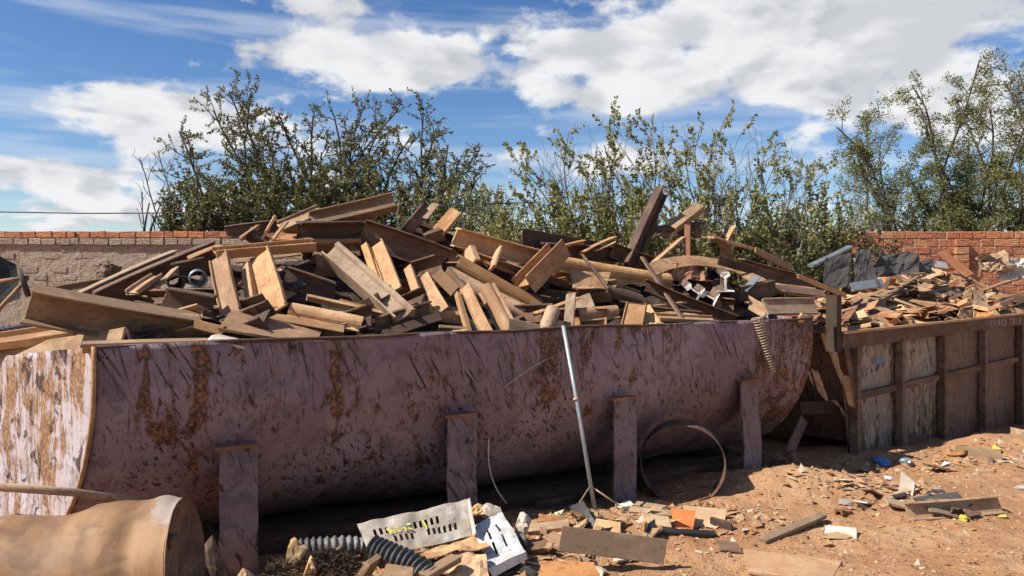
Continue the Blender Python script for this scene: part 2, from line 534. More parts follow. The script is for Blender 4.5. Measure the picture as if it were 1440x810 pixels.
# ------------------------------------------------------------------ ground
MOUNDS = [  # x, y, radius x, radius y, height
    (PX(600, 780, 4.05).x, 4.05, 0.75, 0.38, 0.045), (PX(450, 800, 3.85).x, 3.85, 0.45, 0.30, 0.05),
    (PX(840, 730, 4.7).x, 4.72, 0.7, 0.33, 0.12), (PX(700, 750, 4.2).x, 4.25, 0.3, 0.2, 0.04),
    (PX(1110, 690, 5.8).x, 5.75, 0.75, 0.30, 0.14), (PX(1000, 740, 5.0).x, 4.95, 0.5, 0.25, 0.06),
    (PX(1330, 640, 7.2).x, 7.0, 1.2, 0.45, 0.10), (PX(1340, 720, 5.6).x, 5.5, 0.7, 0.4, 0.05),
    (-1.9, 3.0, 0.8, 0.45, 0.14), (PX(1430, 640, 7.0).x, 7.3, 0.6, 0.5, 0.12),
]


def fbm(x, y, s, o=4):
    return mnoise.fractal(V((x * s, y * s, 3.7)), 0.6, 2.1, o)


def ground_z(x, y):
    z = 0.02
    for (mx, my, rx, ry, h) in MOUNDS:
        d = ((x - mx) / rx) ** 2 + ((y - my) / ry) ** 2
        if d < 9:
            z += h * math.exp(-d)
    dx_, dy_ = x - BC.x, y - BC.y
    sb, qb = dx_ * BD.x + dy_ * BD.y, dx_ * BB.x + dy_ * BB.y
    if sb > -1.5 and qb > -3:
        z -= (.06 + .06 * max(0, min(sb, 8))) * math.exp(-(max(0, -qb - .15) / .8) ** 2) * smoothstep(-1.5, .2, sb)
    if -6 < x < 12 and 0 < y < 15:
        z += 0.030 * fbm(x, y, 1.1) + 0.013 * fbm(x + 9, y, 5.5) + 0.005 * fbm(x, y + 5, 17)
    return z


def axis_vals(lo, hi, step, far):
    a = list(np.arange(lo, hi + 1e-6, step))
    left, right, d = [], [], step
    x = lo
    while x > -far:
        d *= 1.5; x -= d; left.append(x)
    x, d = hi, step
    while x < far:
        d *= 1.5; x += d; right.append(x)
    return left[::-1] + a + right


gxs = axis_vals(-3.6, 6.5, 0.036, 900)
gys = axis_vals(2.7, 9.2, 0.036, 900)
gv = [(x, y, ground_z(x, y)) for y in gys for x in gxs]
W_ = len(gxs)
gf = [(j * W_ + i, j * W_ + i + 1, (j + 1) * W_ + i + 1, (j + 1) * W_ + i) for j in range(len(gys) - 1) for i in range(W_ - 1)]
ground = link('ground', mesh_of('ground', gv, gf, True), M['dirt'])
tag(ground, kind='structure')

# ------------------------------------------------------------------ generic pieces
def chamfer(sec, c):
    out = []
    n = len(sec)
    for i in range(n):
        p0, p1, p2 = V(sec[i - 1]), V(sec[i]), V(sec[(i + 1) % n])
        a, b = p0 - p1, p2 - p1
        la, lb = a.length, b.length
        k = min(c, la * 0.3, lb * 0.3)
        out.append(tuple(p1 + a / la * k)); out.append(tuple(p1 + b / lb * k))
    return out


def sec_plate(w, t=0.012):
    return [(-w / 2, -t / 2), (w / 2, -t / 2), (w / 2, t / 2), (-w / 2, t / 2)]


def sec_ibeam(H, B, tf=0.014, tw=0.010):
    h, b, w = H / 2, B / 2, tw / 2
    return [(-h, -b), (-h + tf, -b), (-h + tf, -w), (h - tf, -w), (h - tf, -b), (h, -b),
            (h, b), (h - tf, b), (h - tf, w), (-h + tf, w), (-h + tf, b), (-h, b)]


def sec_channel(H, B, t=0.012):
    h = H / 2   # web on top (towards n), flanges hanging down
    return [(-h, 0), (-h, -B), (-h + t, -B), (-h + t, -t), (h - t, -t), (h - t, -B), (h, -B), (h, 0)]


def sec_uchannel(H, B, t=0.012):
    return [(y, -z) for (y, z) in sec_channel(H, B, t)][::-1]


def sec_angle(A, B, t=0.010):
    return [(-A / 2, 0), (A / 2, 0), (A / 2, -B), (A / 2 - t, -B), (A / 2 - t, -t), (-A / 2, -t)]


def sec_trough(W, D, t=0.012, n=9):
    """rounded trough (steel sleeper), the round side towards n, with small lips"""
    outer, inner = [], []
    for i in range(n + 1):
        a = pi * i / n
        outer.append((W / 2 * cos(a), -D + D * sin(a) ** 0.8))
        inner.append(((W / 2 - t) * cos(a), -D + (D - t) * sin(a) ** 0.8))
    lip = 0.025
    outer = [(W / 2 + lip, -D - t), (W / 2 + lip, -D)] + outer[:] + [(-W / 2 - lip, -D), (-W / 2 - lip, -D - t)]
    return outer + inner[::-1]


def sec_rail(H):
    s = H / 0.16
    half = [(0, .070), (.012, .070), (.022, .016), (.055, .010), (.066, .010), (.074, .008)]
    pts = [(-.074, -.064), (-.064, -.066), (-.055, -.012), (-.035, -.008), (.030, -.008), (.042, -.034), (.066, -.034), (.074, -.028),
           (.074, .028), (.066, .034), (.042, .034), (.030, .008), (-.035, .008), (-.055, .012), (-.064, .066), (-.074, .064)]
    return [(a * s, b * s) for a, b in pts]


def sec_round(r, n=14):
    return [(r * cos(2 * pi * i / n), r * sin(2 * pi * i / n)) for i in range(n)]


def prism(name, sec, L, seed=0, nseg=5, bend=0.006, twist=0.02, skew=0.25, ragged=0.0, ch=0.003, caps=True, smooth=False):
    """bar of constant section along x, slightly bent and twisted, with skewed torch-cut ends"""
    r = random.Random(seed)
    if ch:
        sec = chamfer(sec, ch)
    n = len(sec)
    by, bz = r.uniform(-1, 1) * bend * L, r.uniform(-1, 1) * bend * L
    tw = r.uniform(-1, 1) * twist
    k0, k1 = r.uniform(-1, 1) * skew, r.uniform(-1, 1) * skew
    m0, m1 = r.uniform(-1, 1) * skew * .5, r.uniform(-1, 1) * skew * .5
    vs = []
    for s in range(nseg + 1):
        u = s / nseg
        x = (u - 0.5) * L
        a = tw * (u - 0.5)
        oy, oz = by * (4 * u * (1 - u) - .5), bz * (4 * u * (1 - u) - .5)
        for (y, z) in sec:
            yy, zz = y * cos(a) - z * sin(a), y * sin(a) + z * cos(a)
            xx = x
            if s == 0:
                xx += k0 * y + m0 * z + r.uniform(-1, 1) * ragged
            elif s == nseg:
                xx += k1 * y + m1 * z + r.uniform(-1, 1) * ragged
            vs.append((xx, yy + oy, zz + oz))
    fs, mi = [], []
    for s in range(nseg):
        for i in range(n):
            j = (i + 1) % n
            fs.append((s * n + i, s * n + j, (s + 1) * n + j, (s + 1) * n + i)); mi.append(0)
    if caps:
        fs.append(tuple(range(n))[::-1]); mi.append(1)
        fs.append(tuple(nseg * n + i for i in range(n))); mi.append(1)
    me = mesh_of(name, vs, fs, smooth, mi)
    bm = bmesh.new(); bm.from_mesh(me)
    bmesh.ops.recalc_face_normals(bm, faces=bm.faces)
    bm.to_mesh(me); bm.free()
    return me


def frame_matrix(mid, axis, n):
    x = axis.normalized()
    z = n - x * n.dot(x)
    if z.length < 1e-3:
        z = V((0, 0, 1)) - x * x.z
    z.normalize()
    y = z.cross(x)
    m = Matrix((x, y, z)).transposed().to_4x4()
    m.translation = mid
    return m


NDIR = {
    'L': V((-.50, -.50, .70)), 'U': V((-.15, -.35, .92)), 'F': V((.50, -.85, -.15)), 'D': V((.80, -.55, -.15)),
    'C': V((-.30, -.90, .30)), 'W': V((-.85, -.45, .25)), 'T': V((0, -.1, 1)), 'B': V((.45, -.80, .15)), 'R': V((.6, -.5, .6)),
}
PIECES = []


def piece(name, sec, p0, p1, n, mat, label, cat, group=None, end=None, seed=None, **kw):
    ax = p1 - p0
    seed = seed if seed is not None else len(PIECES) * 7 + 3
    me = prism(name, sec, ax.length, seed, **kw)
    o = bpy.data.objects.new(name, me)
    COL.objects.link(o)
    me.materials.append(M[mat]); me.materials.append(M[end or mat])
    o.matrix_world = frame_matrix((p0 + p1) / 2, ax, NDIR[n] if isinstance(n, str) else V(n))
    tag(o, label, cat, group)
    PIECES.append(o)
    return o


def tube_mesh(name, pts, radii, sides=6, caps=True, smooth=True):
    pts = [V(p) for p in pts]
    if not isinstance(radii, (list, tuple)):
        radii = [radii] * len(pts)
    vs, fs = [], []
    up = V((0.13, 0.21, 0.97))
    tprev = None
    for i, p in enumerate(pts):
        t = (pts[min(i + 1, len(pts) - 1)] - pts[max(i - 1, 0)]).normalized()
        a = t.cross(up)
        if a.length < 0.05:
            a = t.cross(V((1, 0, 0)))
        a.normalize()
        b = t.cross(a)
        for k in range(sides):
            an = 2 * pi * k / sides
            vs.append(p + (a * cos(an) + b * sin(an)) * radii[i])
    for i in range(len(pts) - 1):
        for k in range(sides):
            j = (k + 1) % sides
            fs.append((i * sides + k, i * sides + j, (i + 1) * sides + j, (i + 1) * sides + k))
    if caps:
        fs.append(tuple(range(sides))[::-1])
        fs.append(tuple((len(pts) - 1) * sides + k for k in range(sides)))
    return mesh_of(name, vs, fs, smooth)


def hollow_tube(name, p0, p1, r, t, sides=28, seg=6, dent=0.0, seed=0):
    """open pipe with wall thickness, built about its own axis (x)"""
    r_ = random.Random(seed)
    L = (p1 - p0).length
    vs, fs = [], []
    ph = r_.uniform(0, 6)
    for s in range(seg + 1):
        x = (s / seg - .5) * L
        for k in range(sides):
            a = 2 * pi * k / sides
            rr = r * (1 + dent * sin(2 * a + ph) + dent * .5 * sin(3 * a + s * .6))
            vs.append((x, rr * cos(a), rr * sin(a)))
    no = len(vs)
    for s in range(seg + 1):
        for k in range(sides):
            x, y, z = vs[s * sides + k]
            q = 1 - t / r
            vs.append((x, y * q, z * q))
    for s in range(seg):
        for k in range(sides):
            j = (k + 1) % sides
            a, b, c, d = s * sides + k, s * sides + j, (s + 1) * sides + j, (s + 1) * sides + k
            fs.append((a, d, c, b)); fs.append((no + a, no + b, no + c, no + d))
    for k in range(sides):
        j = (k + 1) % sides
        fs.append((k, j, no + j, no + k))
        e = seg * sides
        fs.append((e + k, no + e + k, no + e + j, e + j))
    return mesh_of(name, vs, fs, True)


def lump(name, size, seed, sub=3, rough=0.35, flat=None):
    """irregular broken lump"""
    bm = bmesh.new()
    bmesh.ops.create_icosphere(bm, subdivisions=sub, radius=1)
    for v in bm.verts:
        p = v.co.copy()
        # facet it: clamp against a few random planes
        q = p * (1 + rough * mnoise.fractal(p * 1.4 + V((seed * 3.1, seed, 0)), 0.7, 2, 4))
        v.co = q
    r = random.Random(seed)
    for _ in range(6):
        nn = V((r.uniform(-1, 1), r.uniform(-1, 1), r.uniform(-1, 1))).normalized()
        d = r.uniform(0.55, 0.8)
        for v in bm.verts:
            e = v.co.dot(nn) - d
            if e > 0:
                v.co -= nn * e * 0.92
    for v in bm.verts:
        v.co.x *= size[0]; v.co.y *= size[1]; v.co.z *= size[2]
    me = bpy.data.meshes.new(name)
    bm.to_mesh(me); bm.free()
    return me


def sheet(name, corners, nx, ny, crumple, seed, thick=0.004, holes=None, mat=None, label=None, cat=None, group=None, scale=3.0, sharp=False):
    """bent metal sheet between four corners (a, b, c, d counter-clockwise), with thickness; cells in holes are left open"""
    a, b, c, d = [V(p) for p in corners]
    mid = (a + b + c + d) / 4
    nrm = (b - a).cross(d - a).normalized()
    vs = []
    for j in range(ny + 1):
        v = j / ny
        for i in range(nx + 1):
            u = i / nx
            p = (a * (1 - u) + b * u) * (1 - v) + (d * (1 - u) + c * u) * v
            h = mnoise.fractal(p * scale + V((seed * 1.7, seed, 0)), 0.8, 2.2, 3)
            if sharp:
                h = abs(h) * 2 - .5
            vs.append(p + nrm * crumple * h - mid)
    n1 = len(vs)
    # back side
    vs += [p - nrm * thick for p in vs[:n1]]
    fs = []
    W = nx + 1
    hs = holes or set()
    solid = lambda i, j: 0 <= i < nx and 0 <= j < ny and (i, j) not in hs
    for j in range(ny):
        for i in range(nx):
            if not solid(i, j):
                continue
            q = (j * W + i, j * W + i + 1, (j + 1) * W + i + 1, (j + 1) * W + i)
            fs.append(q); fs.append(tuple(n1 + k for k in q[::-1]))
            for (di, dj, e) in ((0, -1, (0, 1)), (1, 0, (1, 2)), (0, 1, (2, 3)), (-1, 0, (3, 0))):
                if not solid(i + di, j + dj):
                    s, t_ = q[e[0]], q[e[1]]
                    fs.append((t_, s, n1 + s, n1 + t_))
    me = mesh_of(name, vs, fs, False)
    o = link(name, me, M[mat] if mat else None, loc=mid)
    if label:
        tag(o, label, cat, group)
    return o


# ------------------------------------------------------------------ boundary walls with their bricks
WALL_Y, WALL_TOP = 15.2, EYE + 65 / F * 15.2


def box_verts(x0, x1, y0, y1, z0, z1):
    return [(x0, y0, z0), (x1, y0, z0), (x1, y1, z0), (x0, y1, z0), (x0, y0, z1), (x1, y0, z1), (x1, y1, z1), (x0, y1, z1)]


BOXF = [(0, 3, 2, 1), (4, 5, 6, 7), (0, 1, 5, 4), (1, 2, 6, 5), (2, 3, 7, 6), (3, 0, 4, 7)]


def box(name, x0, x1, y0, y1, z0, z1, mat, parent=None):
    return link(name, mesh_of(name, box_verts(x0, x1, y0, y1, z0, z1), BOXF), M[mat] if isinstance(mat, str) else mat, parent)


def brick_mesh(name, l, d, h, seed, wear):
    """brick with worn, uneven edges"""
    r = random.Random(seed)
    bm = bmesh.new()
    bmesh.ops.create_cube(bm, size=1)
    for v in bm.verts:
        v.co.x *= l; v.co.y *= d; v.co.z *= h
    bmesh.ops.bevel(bm, geom=list(bm.edges), offset=0.010, segments=1, affect='EDGES')
    for v in bm.verts:
        v.co += V((r.uniform(-1, 1), r.uniform(-1, 1), r.uniform(-1, 1))) * wear
    me = bpy.data.meshes.new(name)
    bm.to_mesh(me); bm.free()
    return me


def build_wall(name, label, xa, xb, vis, rows, course, blen, mat_by_row, core_mat, off_by_row, seed, wear, mort_y=.045):
    root = empty(name, (0, WALL_Y, 0))
    box('wall_core', xa, xb, mort_y, 0.19, -0.3, WALL_TOP - 0.01, core_mat, root)
    r = random.Random(seed)
    shapes = {}
    for k in range(rows):
        z = WALL_TOP - course * (k + 0.5)
        x = vis[0] - (blen / 2 if k % 2 else 0) + r.uniform(-.03, .03)
        while x < vis[1]:
            L = blen * r.uniform(0.93, 1.07)
            if r.random() < .06: L *= .55
            key = (round(L / blen, 1), k > 0, r.randrange(4))
            if key not in shapes:
                shapes[key] = brick_mesh('brick', blen * key[0] - 0.016, 0.12, course - 0.016, len(shapes) + seed, wear)
                shapes[key].materials.append(M[mat_by_row(k)])
            me = shapes[key]
            o = link('brick', me, None, root)
            dy = off_by_row(k) + r.uniform(-.010, .010)
            o.location = (x + L / 2, dy + 0.06, z + r.uniform(-.004, .004))
            o.rotation_euler = (r.uniform(-.01, .01), r.uniform(-.012, .012), r.uniform(-.015, .015))
            if r.random() < (0.012 if k > 1 else 0): o.location.y += .04
            x += blen * key[0]
    tag(root, label, 'wall')
    return root


build_wall('brick_wall', 'weathered grey-brown boundary wall capped with one red brick course, left of the trees',
           -16, -0.005, (-10.7, -4.6), 9, 0.145, 0.30,
           lambda k: 'brick_red' if k == 0 else 'brick_old', M['render_old'],
           lambda k: -0.03 if k == 0 else (-0.055 if k == 1 else 0.0), 5, 0.008, 0.002)
rw = build_wall('brick_wall', 'red hollow brick boundary wall on the right, striped by branch shadows',
                0.005, 18, (3.6, 10.9), 8, 0.160, 0.27,
                lambda k: 'brick_red', M['mortar'], lambda k: 0.0, 8, 0.003, 0.014)
# brick pier of the right wall
for k in range(5):
    o = link('pier_brick', brick_mesh('pier_brick', 0.26, 0.16, 0.145, 90 + k, 0.003), M['brick_red'], rw)
    o.location = (PX(1350, 0, WALL_Y).x, -0.025, WALL_TOP - 0.165 - 0.160 * (k + .5))
box('plaster_plinth', 3.6, 10.9, -0.02, 0.044, 0.2, WALL_TOP - 8 * 0.160 - 0.01, M['render_old'], rw)


# ------------------------------------------------------------------ trees and shrubs
class TreeBuild:
    def __init__(self, seed, sides=5):
        self.r = random.Random(seed)
        self.sides = sides
        self.v, self.f = [], []
        self.lp, self.ld, self.ls, self.lw = [], [], [], []

    def tube(self, pts, r0, r1, sides=None):
        n = sides or self.sides
        base = len(self.v)
        N = len(pts)
        for i, p in enumerate(pts):
            t = (pts[min(i + 1, N - 1)] - pts[max(i - 1, 0)])
            a = t.cross(V((.31, .17, .93)))
            if a.length < 1e-5: a = V((1, 0, 0))
            a.normalize(); b = t.cross(a).normalized()
            rad = r0 + (r1 - r0) * i / (N - 1)
            for k in range(n):
                an = 2 * pi * k / n
                self.v.append(tuple(p + (a * cos(an) + b * sin(an)) * rad))
        for i in range(N - 1):
            for k in range(n):
                j = (k + 1) % n
                self.f.append((base + i * n + k, base + i * n + j, base + (i + 1) * n + j, base + (i + 1) * n + k))

    def curve(self, p0, p1, n, bow, wob):
        r = self.r
        d = p1 - p0
        L = d.length
        side = V((r.uniform(-1, 1), r.uniform(-1, 1), r.uniform(-.3, .3)))
        side = (side - d * side.dot(d) / max(1e-6, L * L))
        pts = []
        w1, w2 = r.uniform(0, 6), r.uniform(0, 6)
        for i in range(n + 1):
            u = i / n
            p = p0 + d * u + side * (bow * L * 4 * u * (1 - u) * .5)
            p = p + V((sin(u * 9 + w1), sin(u * 8 + w2), .4 * sin(u * 11 + w1))) * (wob * L * u * (1 - u))
            pts.append(p)
        return pts

    def rdir(self):
        r = self.r
        while True:
            v = V((r.uniform(-1, 1), r.uniform(-1, 1), r.uniform(-1, 1)))
            if 0.05 < v.length < 1:
                return v.normalized()

    def leaf(self, p, d, s, w):
        self.lp.append(tuple(p)); self.ld.append(tuple(d)); self.ls.append(s); self.lw.append(w)

    def leaves_along(self, pts, per_m, size, wid, spread=0.9, start=0.15, clump=1):
        r = self.r
        L = sum((b - a).length for a, b in zip(pts, pts[1:]))
        cnt = int(L * per_m + r.random())
        N = len(pts) - 1
        for _ in range(cnt):
            u = start + (1 - start) * r.random()
            i = min(N - 1, int(u * N)); fr = u * N - i
            p = pts[i].lerp(pts[i + 1], fr)
            t = (pts[i + 1] - pts[i]).normalized()
            for _k in range(clump):
                d = (t * 0.6 + self.rdir() * spread).normalized()
                s = size * r.uniform(0.6, 1.25)
                self.leaf(p + self.rdir() * size * .25 * clump, d, s, wid)

    def bough(self, p0, p1, r0, depth, prm):
        """a bough from p0 to p1 with side shoots; depth counts down to leafy twigs"""
        r = self.r
        L = (p1 - p0).length
        n = max(3, min(10, int(L / prm['step'])))
        pts = self.curve(p0, p1, n, r.uniform(.1, .35) * prm['bow'], prm['wob'])
        self.tube(pts, r0, max(prm['rmin'], r0 * .35), 5 if r0 > .02 else 3)
        if depth == 0:
            if prm['leaf_m'] > 0:
                self.leaves_along(pts, prm['leaf_m'], prm['leaf'], prm['lw'], prm['spread'], prm['start0'], prm.get('clump', 1))
            return
        if depth == 1 and prm['leaf_m'] > 0:
            self.leaves_along(pts, prm['leaf_m'] * .5, prm['leaf'], prm['lw'], prm['spread'], .5, prm.get('clump', 1))
        k = prm['kids'][depth]
        cnt = max(1, int(L * k + r.random()))
        for i in range(cnt):
            u = prm['from'][depth] + (1 - prm['from'][depth]) * (i + r.random()) / cnt
            u = min(u, .985)
            a = int(u * n); fr = u * n - a
            q = pts[a].lerp(pts[min(a + 1, n)], fr)
            t = (pts[min(a + 1, n)] - pts[a]).normalized()
            d = (t * prm['fwd'] + self.rdir() * prm['side'] + V((0, 0, prm['lift']))).normalized()
            ll = prm['len'][depth] * r.uniform(.55, 1.2) * (1.15 - .5 * u)
            self.bough(q, q + d * ll, max(prm['rmin'], r0 * .45 * (1 - .4 * u)), depth - 1, prm)

    def build(self, name, label, cat, base, bark, leafmat, group=None, leafname='crown'):
        root = empty(name, base)
        vv = np.array(self.v, dtype=np.float32) - np.array(base, dtype=np.float32)
        tm = mesh_of('trunk', vv.tolist(), self.f, True)
        link('trunk', tm, M[bark], root)
        if self.lp:
            rs = np.random.RandomState(3)
            P = np.array(self.lp) - np.array(base); D = np.array(self.ld); S = np.array(self.ls)[:, None]; Wd = np.array(self.lw)[:, None]
            R = rs.normal(size=D.shape)
            A = np.cross(D, R); A /= np.linalg.norm(A, axis=1, keepdims=True) + 1e-9
            Nn = np.cross(A, D)
            v0 = P
            v1 = P + D * S * .5 + A * S * Wd * .5 + Nn * S * .07
            v2 = P + D * S
            v3 = P + D * S * .5 - A * S * Wd * .5 + Nn * S * .07
            allv = np.stack([v0, v1, v2, v3], 1).reshape(-1, 3)
            nL = len(P)
            pass
            me = bpy.data.meshes.new(leafname)
            me.vertices.add(nL * 4)
            me.vertices.foreach_set('co', allv.astype(np.float32).ravel())
            me.loops.add(nL * 4)
            me.loops.foreach_set('vertex_index', np.arange(nL * 4, dtype=np.int32))
            me.polygons.add(nL)
            me.polygons.foreach_set('loop_start', np.arange(0, nL * 4, 4, dtype=np.int32))
            me.polygons.foreach_set('loop_total', np.full(nL, 4, dtype=np.int32))
            me.update(calc_edges=True)
            link(leafname, me, M[leafmat], root)
        tag(root, label, cat, group)
        return root


DEF = dict(step=.22, bow=1.0, wob=.10, rmin=.004, leaf_m=34, leaf=.085, lw=.5, spread=.9, start0=.05,
           kids={1: 3.2, 2: 2.2, 3: 1.3}, len={1: .42, 2: .95, 3: 1.7}, side=.75, fwd=.8, lift=.35, clump=1)
DEF['from'] = {1: .15, 2: .25, 3: .3}

# left tree: several stems fanning out from behind the wall
tb = TreeBuild(21)
LZ = 17.5
stems = [((395, 480), (262, 165)), ((395, 480), (300, 135)), ((410, 480), (322, 108)), ((410, 480), (352, 112)), ((430, 480), (392, 140)),
         ((450, 480), (440, 150)), ((460, 480), (470, 150)), ((470, 480), (512, 135)), ((480, 480), (560, 140)),
         ((490, 480), (595, 150)), ((500, 480), (630, 190)), ((510, 480), (668, 205)), ((500, 480), (640, 240)), ((395, 480), (290, 215)),
         ((400, 480), (300, 250)), ((520, 480), (600, 215)), ((480, 480), (540, 200)), ((440, 480), (400, 200)), ((430, 480), (350, 190)),
         ((470, 480), (535, 165)), ((480, 480), (578, 178)), ((490, 480), (612, 172)), ((500, 480), (652, 222)), ((500, 480), (622, 240)), ((480, 480), (582, 245)),
         ((450, 480), (482, 185)), ((440, 480), (452, 200)), ((410, 480), (345, 150)), ((420, 480), (376, 170)), ((400, 480), (270, 200)), ((460, 480), (500, 215)), ((510, 480), (668, 240))]
p = dict(DEF); p.update(leaf_m=58, leaf=.078, lw=.46, lift=.10, side=.9, fwd=.7)
for (b0, t0) in stems:
    dz = tb.r.uniform(-1.0, 1.0)
    A = PX(b0[0] + tb.r.uniform(-12, 12), b0[1], LZ + dz * .2); A.z = 0.0
    B = PX(t0[0] - (10 if t0[0] < 300 else 0), t0[1] + (20 if t0[0] < 400 else 14), LZ + dz)
    tb.bough(A, B, .055, 2, dict(p, kids={1: 4.0, 2: 3.7}, len={1: .46, 2: 1.0}, **{'from': {1: .05, 2: .36}}))
tb.build('leafy_tree', 'dark multi-stemmed tree behind the weathered wall, its open crown full of sky gaps', 'tree', tuple(PX(450, 480, LZ).xy) + (0,), 'bark', 'leaf_a')


def thicket(seed, name, label, spots, Z, prm, bark, leafmat, base_px, spreadz=.8, cat='bush', r0=.02, depth=1, basez=0.0, group=None):
    t = TreeBuild(seed)
    for (tx, ty) in spots:
        dz = t.r.uniform(-1, 1) * spreadz
        bx = min(base_px, key=lambda b: abs(b - tx) + t.r.uniform(0, 60))
        A = PX(bx + t.r.uniform(-20, 20), HY, Z + dz * .5); A.z = basez
        t.bough(A, PX(tx, ty, Z + dz), r0, depth, prm)
    return t.build(name, label, cat, tuple(PX(sum(base_px) / len(base_px), HY, Z).xy) + (basez,), bark, leafmat, group)


r_ = random.Random(5)
# dense low bush at the foot of the left tree
spots = [(r_.uniform(235, 500), r_.uniform(238, 318)) for _ in range(70)] + [(r_.uniform(300, 640), r_.uniform(215, 300)) for _ in range(46)]
spots = [(x, max(y, interp([(230, 285), (270, 255), (320, 262), (420, 235), (520, 235), (640, 255)], x))) for x, y in spots]
thicket(31, 'dense_bush', 'dense dark green bush at the foot of the left tree, just above the wall', spots, 16.4,
        dict(DEF, leaf_m=46, leaf=.10, kids={1: 3.6}, len={1: .5}, **{'from': {1: .45}}), 'bark', 'leaf_a', [270, 330, 400, 460, 540, 600], r0=.022)
# brownish bush between left tree and middle shrub
spots = [(r_.uniform(560, 720), r_.uniform(232, 325)) for _ in range(60)]
spots = [(x, max(y, interp([(560, 250), (620, 245), (680, 262), (720, 285)], x))) for x, y in spots]
thicket(32, 'dry_bush', 'thin brownish bush filling the gap between left tree and middle shrub', spots, 16.2,
        dict(DEF, leaf_m=34, leaf=.085, kids={1: 3.2}, len={1: .5}, **{'from': {1: .4}}), 'bark_pale', 'leaf_b', [600, 650, 700], r0=.016)

# middle shrub: upright leafy shoots above a tangle of grey twigs
shoots = [(735, 210), (755, 195), (775, 232), (800, 158), (812, 200), (843, 145), (850, 178), (880, 160), (890, 180), (915, 155), (930, 178), (962, 170),
          (985, 152), (968, 200), (1020, 138), (1026, 175), (1052, 192), (1070, 215), (1090, 205), (1112, 235), (1140, 205), (1160, 212), (1165, 232),
          (722, 262), (705, 290), (745, 255), (1125, 250), (1185, 270), (860, 210), (1000, 210), (830, 240), (1040, 250), (905, 225), (945, 230),
          (1205, 300), (1150, 285), (1100, 280), (790, 280), (690, 300)]
t = TreeBuild(41)
SZ = 14.0
pm = dict(DEF, leaf_m=72, leaf=.070, lw=.62, spread=.8, kids={1: 2.6, 2: 2.0}, len={1: .42, 2: .85}, lift=.40, fwd=.8, side=.8, bow=1.6, wob=.14, rmin=.0035, **{'from': {1: .2, 2: .38}})
for (tx, ty) in shoots:
    dz = t.r.uniform(-.7, .7)
    bx = 880 + (tx - 690) / 500 * 180 + t.r.uniform(-40, 40)
    A = PX(bx, HY, SZ + dz * .4); A.z = 0
    t.bough(A, PX(tx, ty + 26, SZ + dz), .026, 2, pm)
t.build('leafy_shrub', 'tall shrub with upright leafy shoots behind the middle of the scrap heap', 'shrub', tuple(PX(960, HY, SZ).xy) + (0,), 'bark_pale', 'leaf_b')
# bare twig tangle within it
spots = [(r_.uniform(740, 1180), r_.uniform(180, 330)) for _ in range(60)]
spots = [(x, max(y, interp([(740, 250), (800, 205), (1040, 205), (1180, 250)], x))) for x, y in spots]
thicket(42, 'bare_shrub', 'tangle of bare grey twigs inside the tall leafy shrub', spots, 14.3,
        dict(DEF, leaf_m=0, kids={1: 3.4, 2: 1.8}, len={1: .5, 2: .8}, bow=1.6, **{'from': {1: .2, 2: .3}}), 'bark_pale', 'leaf_b', [820, 900, 980, 1060], r0=.016, depth=2, cat='shrub')
# low dense skirt hanging over the wall
spots = [(r_.uniform(690, 1215), r_.uniform(268, 372)) for _ in range(150)]
spots = [(x, max(y, interp([(690, 305), (760, 285), (900, 262), (1100, 270), (1180, 285), (1270, 322)], x))) for x, y in spots]
thicket(43, 'hedge_bush', 'dense mixed green bush against the right brick wall, below the tall shoots', spots, 13.6,
        dict(DEF, leaf_m=56, leaf=.070, lw=.6, kids={1: 3.6}, len={1: .5}, **{'from': {1: .4}}), 'bark', 'leaf_b', [720, 790, 860, 930, 1000, 1070, 1140, 1190], r0=.016)
spots = [(r_.uniform(1000, 1190), r_.uniform(330, 392)) for _ in range(44)] + [(r_.uniform(1190, 1262), r_.uniform(322, 345)) for _ in range(7)]
thicket(44, 'dry_bush', 'dry brown-leaved bush hanging down over the right brick wall', spots, 13.3,
        dict(DEF, leaf_m=40, leaf=.08, lw=.6, kids={1: 3.4}, len={1: .45}, lift=-.1, **{'from': {1: .4}}), 'bark', 'leaf_dry', [1010, 1060, 1120, 1180, 1240], r0=.012)

# right tree: feathery, leaning in from the right
t = TreeBuild(51)
RZ = 18.0
pr = dict(DEF, leaf_m=27, leaf=.070, lw=.38, spread=1.2, clump=6, kids={1: 3.4, 2: 2.9}, len={1: .5, 2: 1.1}, lift=.02, side=.95, fwd=.7, wob=.12, bow=1.3, **{'from': {1: .1, 2: .40}})
rt = [((1330, 0), (1185, 165)), ((1330, 0), (1225, 150)), ((1340, 0), (1290, 105)), ((1345, 0), (1245, 190)), ((1350, 0), (1310, 160)), ((1370, 0), (1385, 72)),
      ((1375, 0), (1350, 120)), ((1400, 0), (1420, 100)), ((1410, 0), (1400, 140)), ((1420, 0), (1440, 85)), ((1430, 0), (1475, 110)), ((1430, 0), (1450, 160)),
      ((1390, 0), (1370, 190)), ((1380, 0), (1330, 220)), ((1410, 0), (1440, 210)), ((1400, 0), (1410, 240)), ((1350, 0), (1290, 240)), ((1430, 0), (1500, 150)), ((1420, 0), (1430, 270)),
      ((1380, 0), (1375, 260)), ((1340, 0), (1210, 215))]
for (b0, t0) in rt:
    dz = t.r.uniform(-1.1, 1.1)
    A = PX(b0[0] + t.r.uniform(-6, 6), 0, RZ + dz * .2); A.z = 0
    t.bough(A, PX(t0[0] - 8, t0[1] + 14, RZ + dz), .05, 2, pr)
t.build('feathery_tree', 'tall feathery tree leaning in over the right brick wall', 'tree', tuple(PX(1385, 0, RZ).xy) + (0,), 'bark', 'leaf_c')
spots = [(r_.uniform(1190, 1330), r_.uniform(245, 325)) for _ in range(34)]
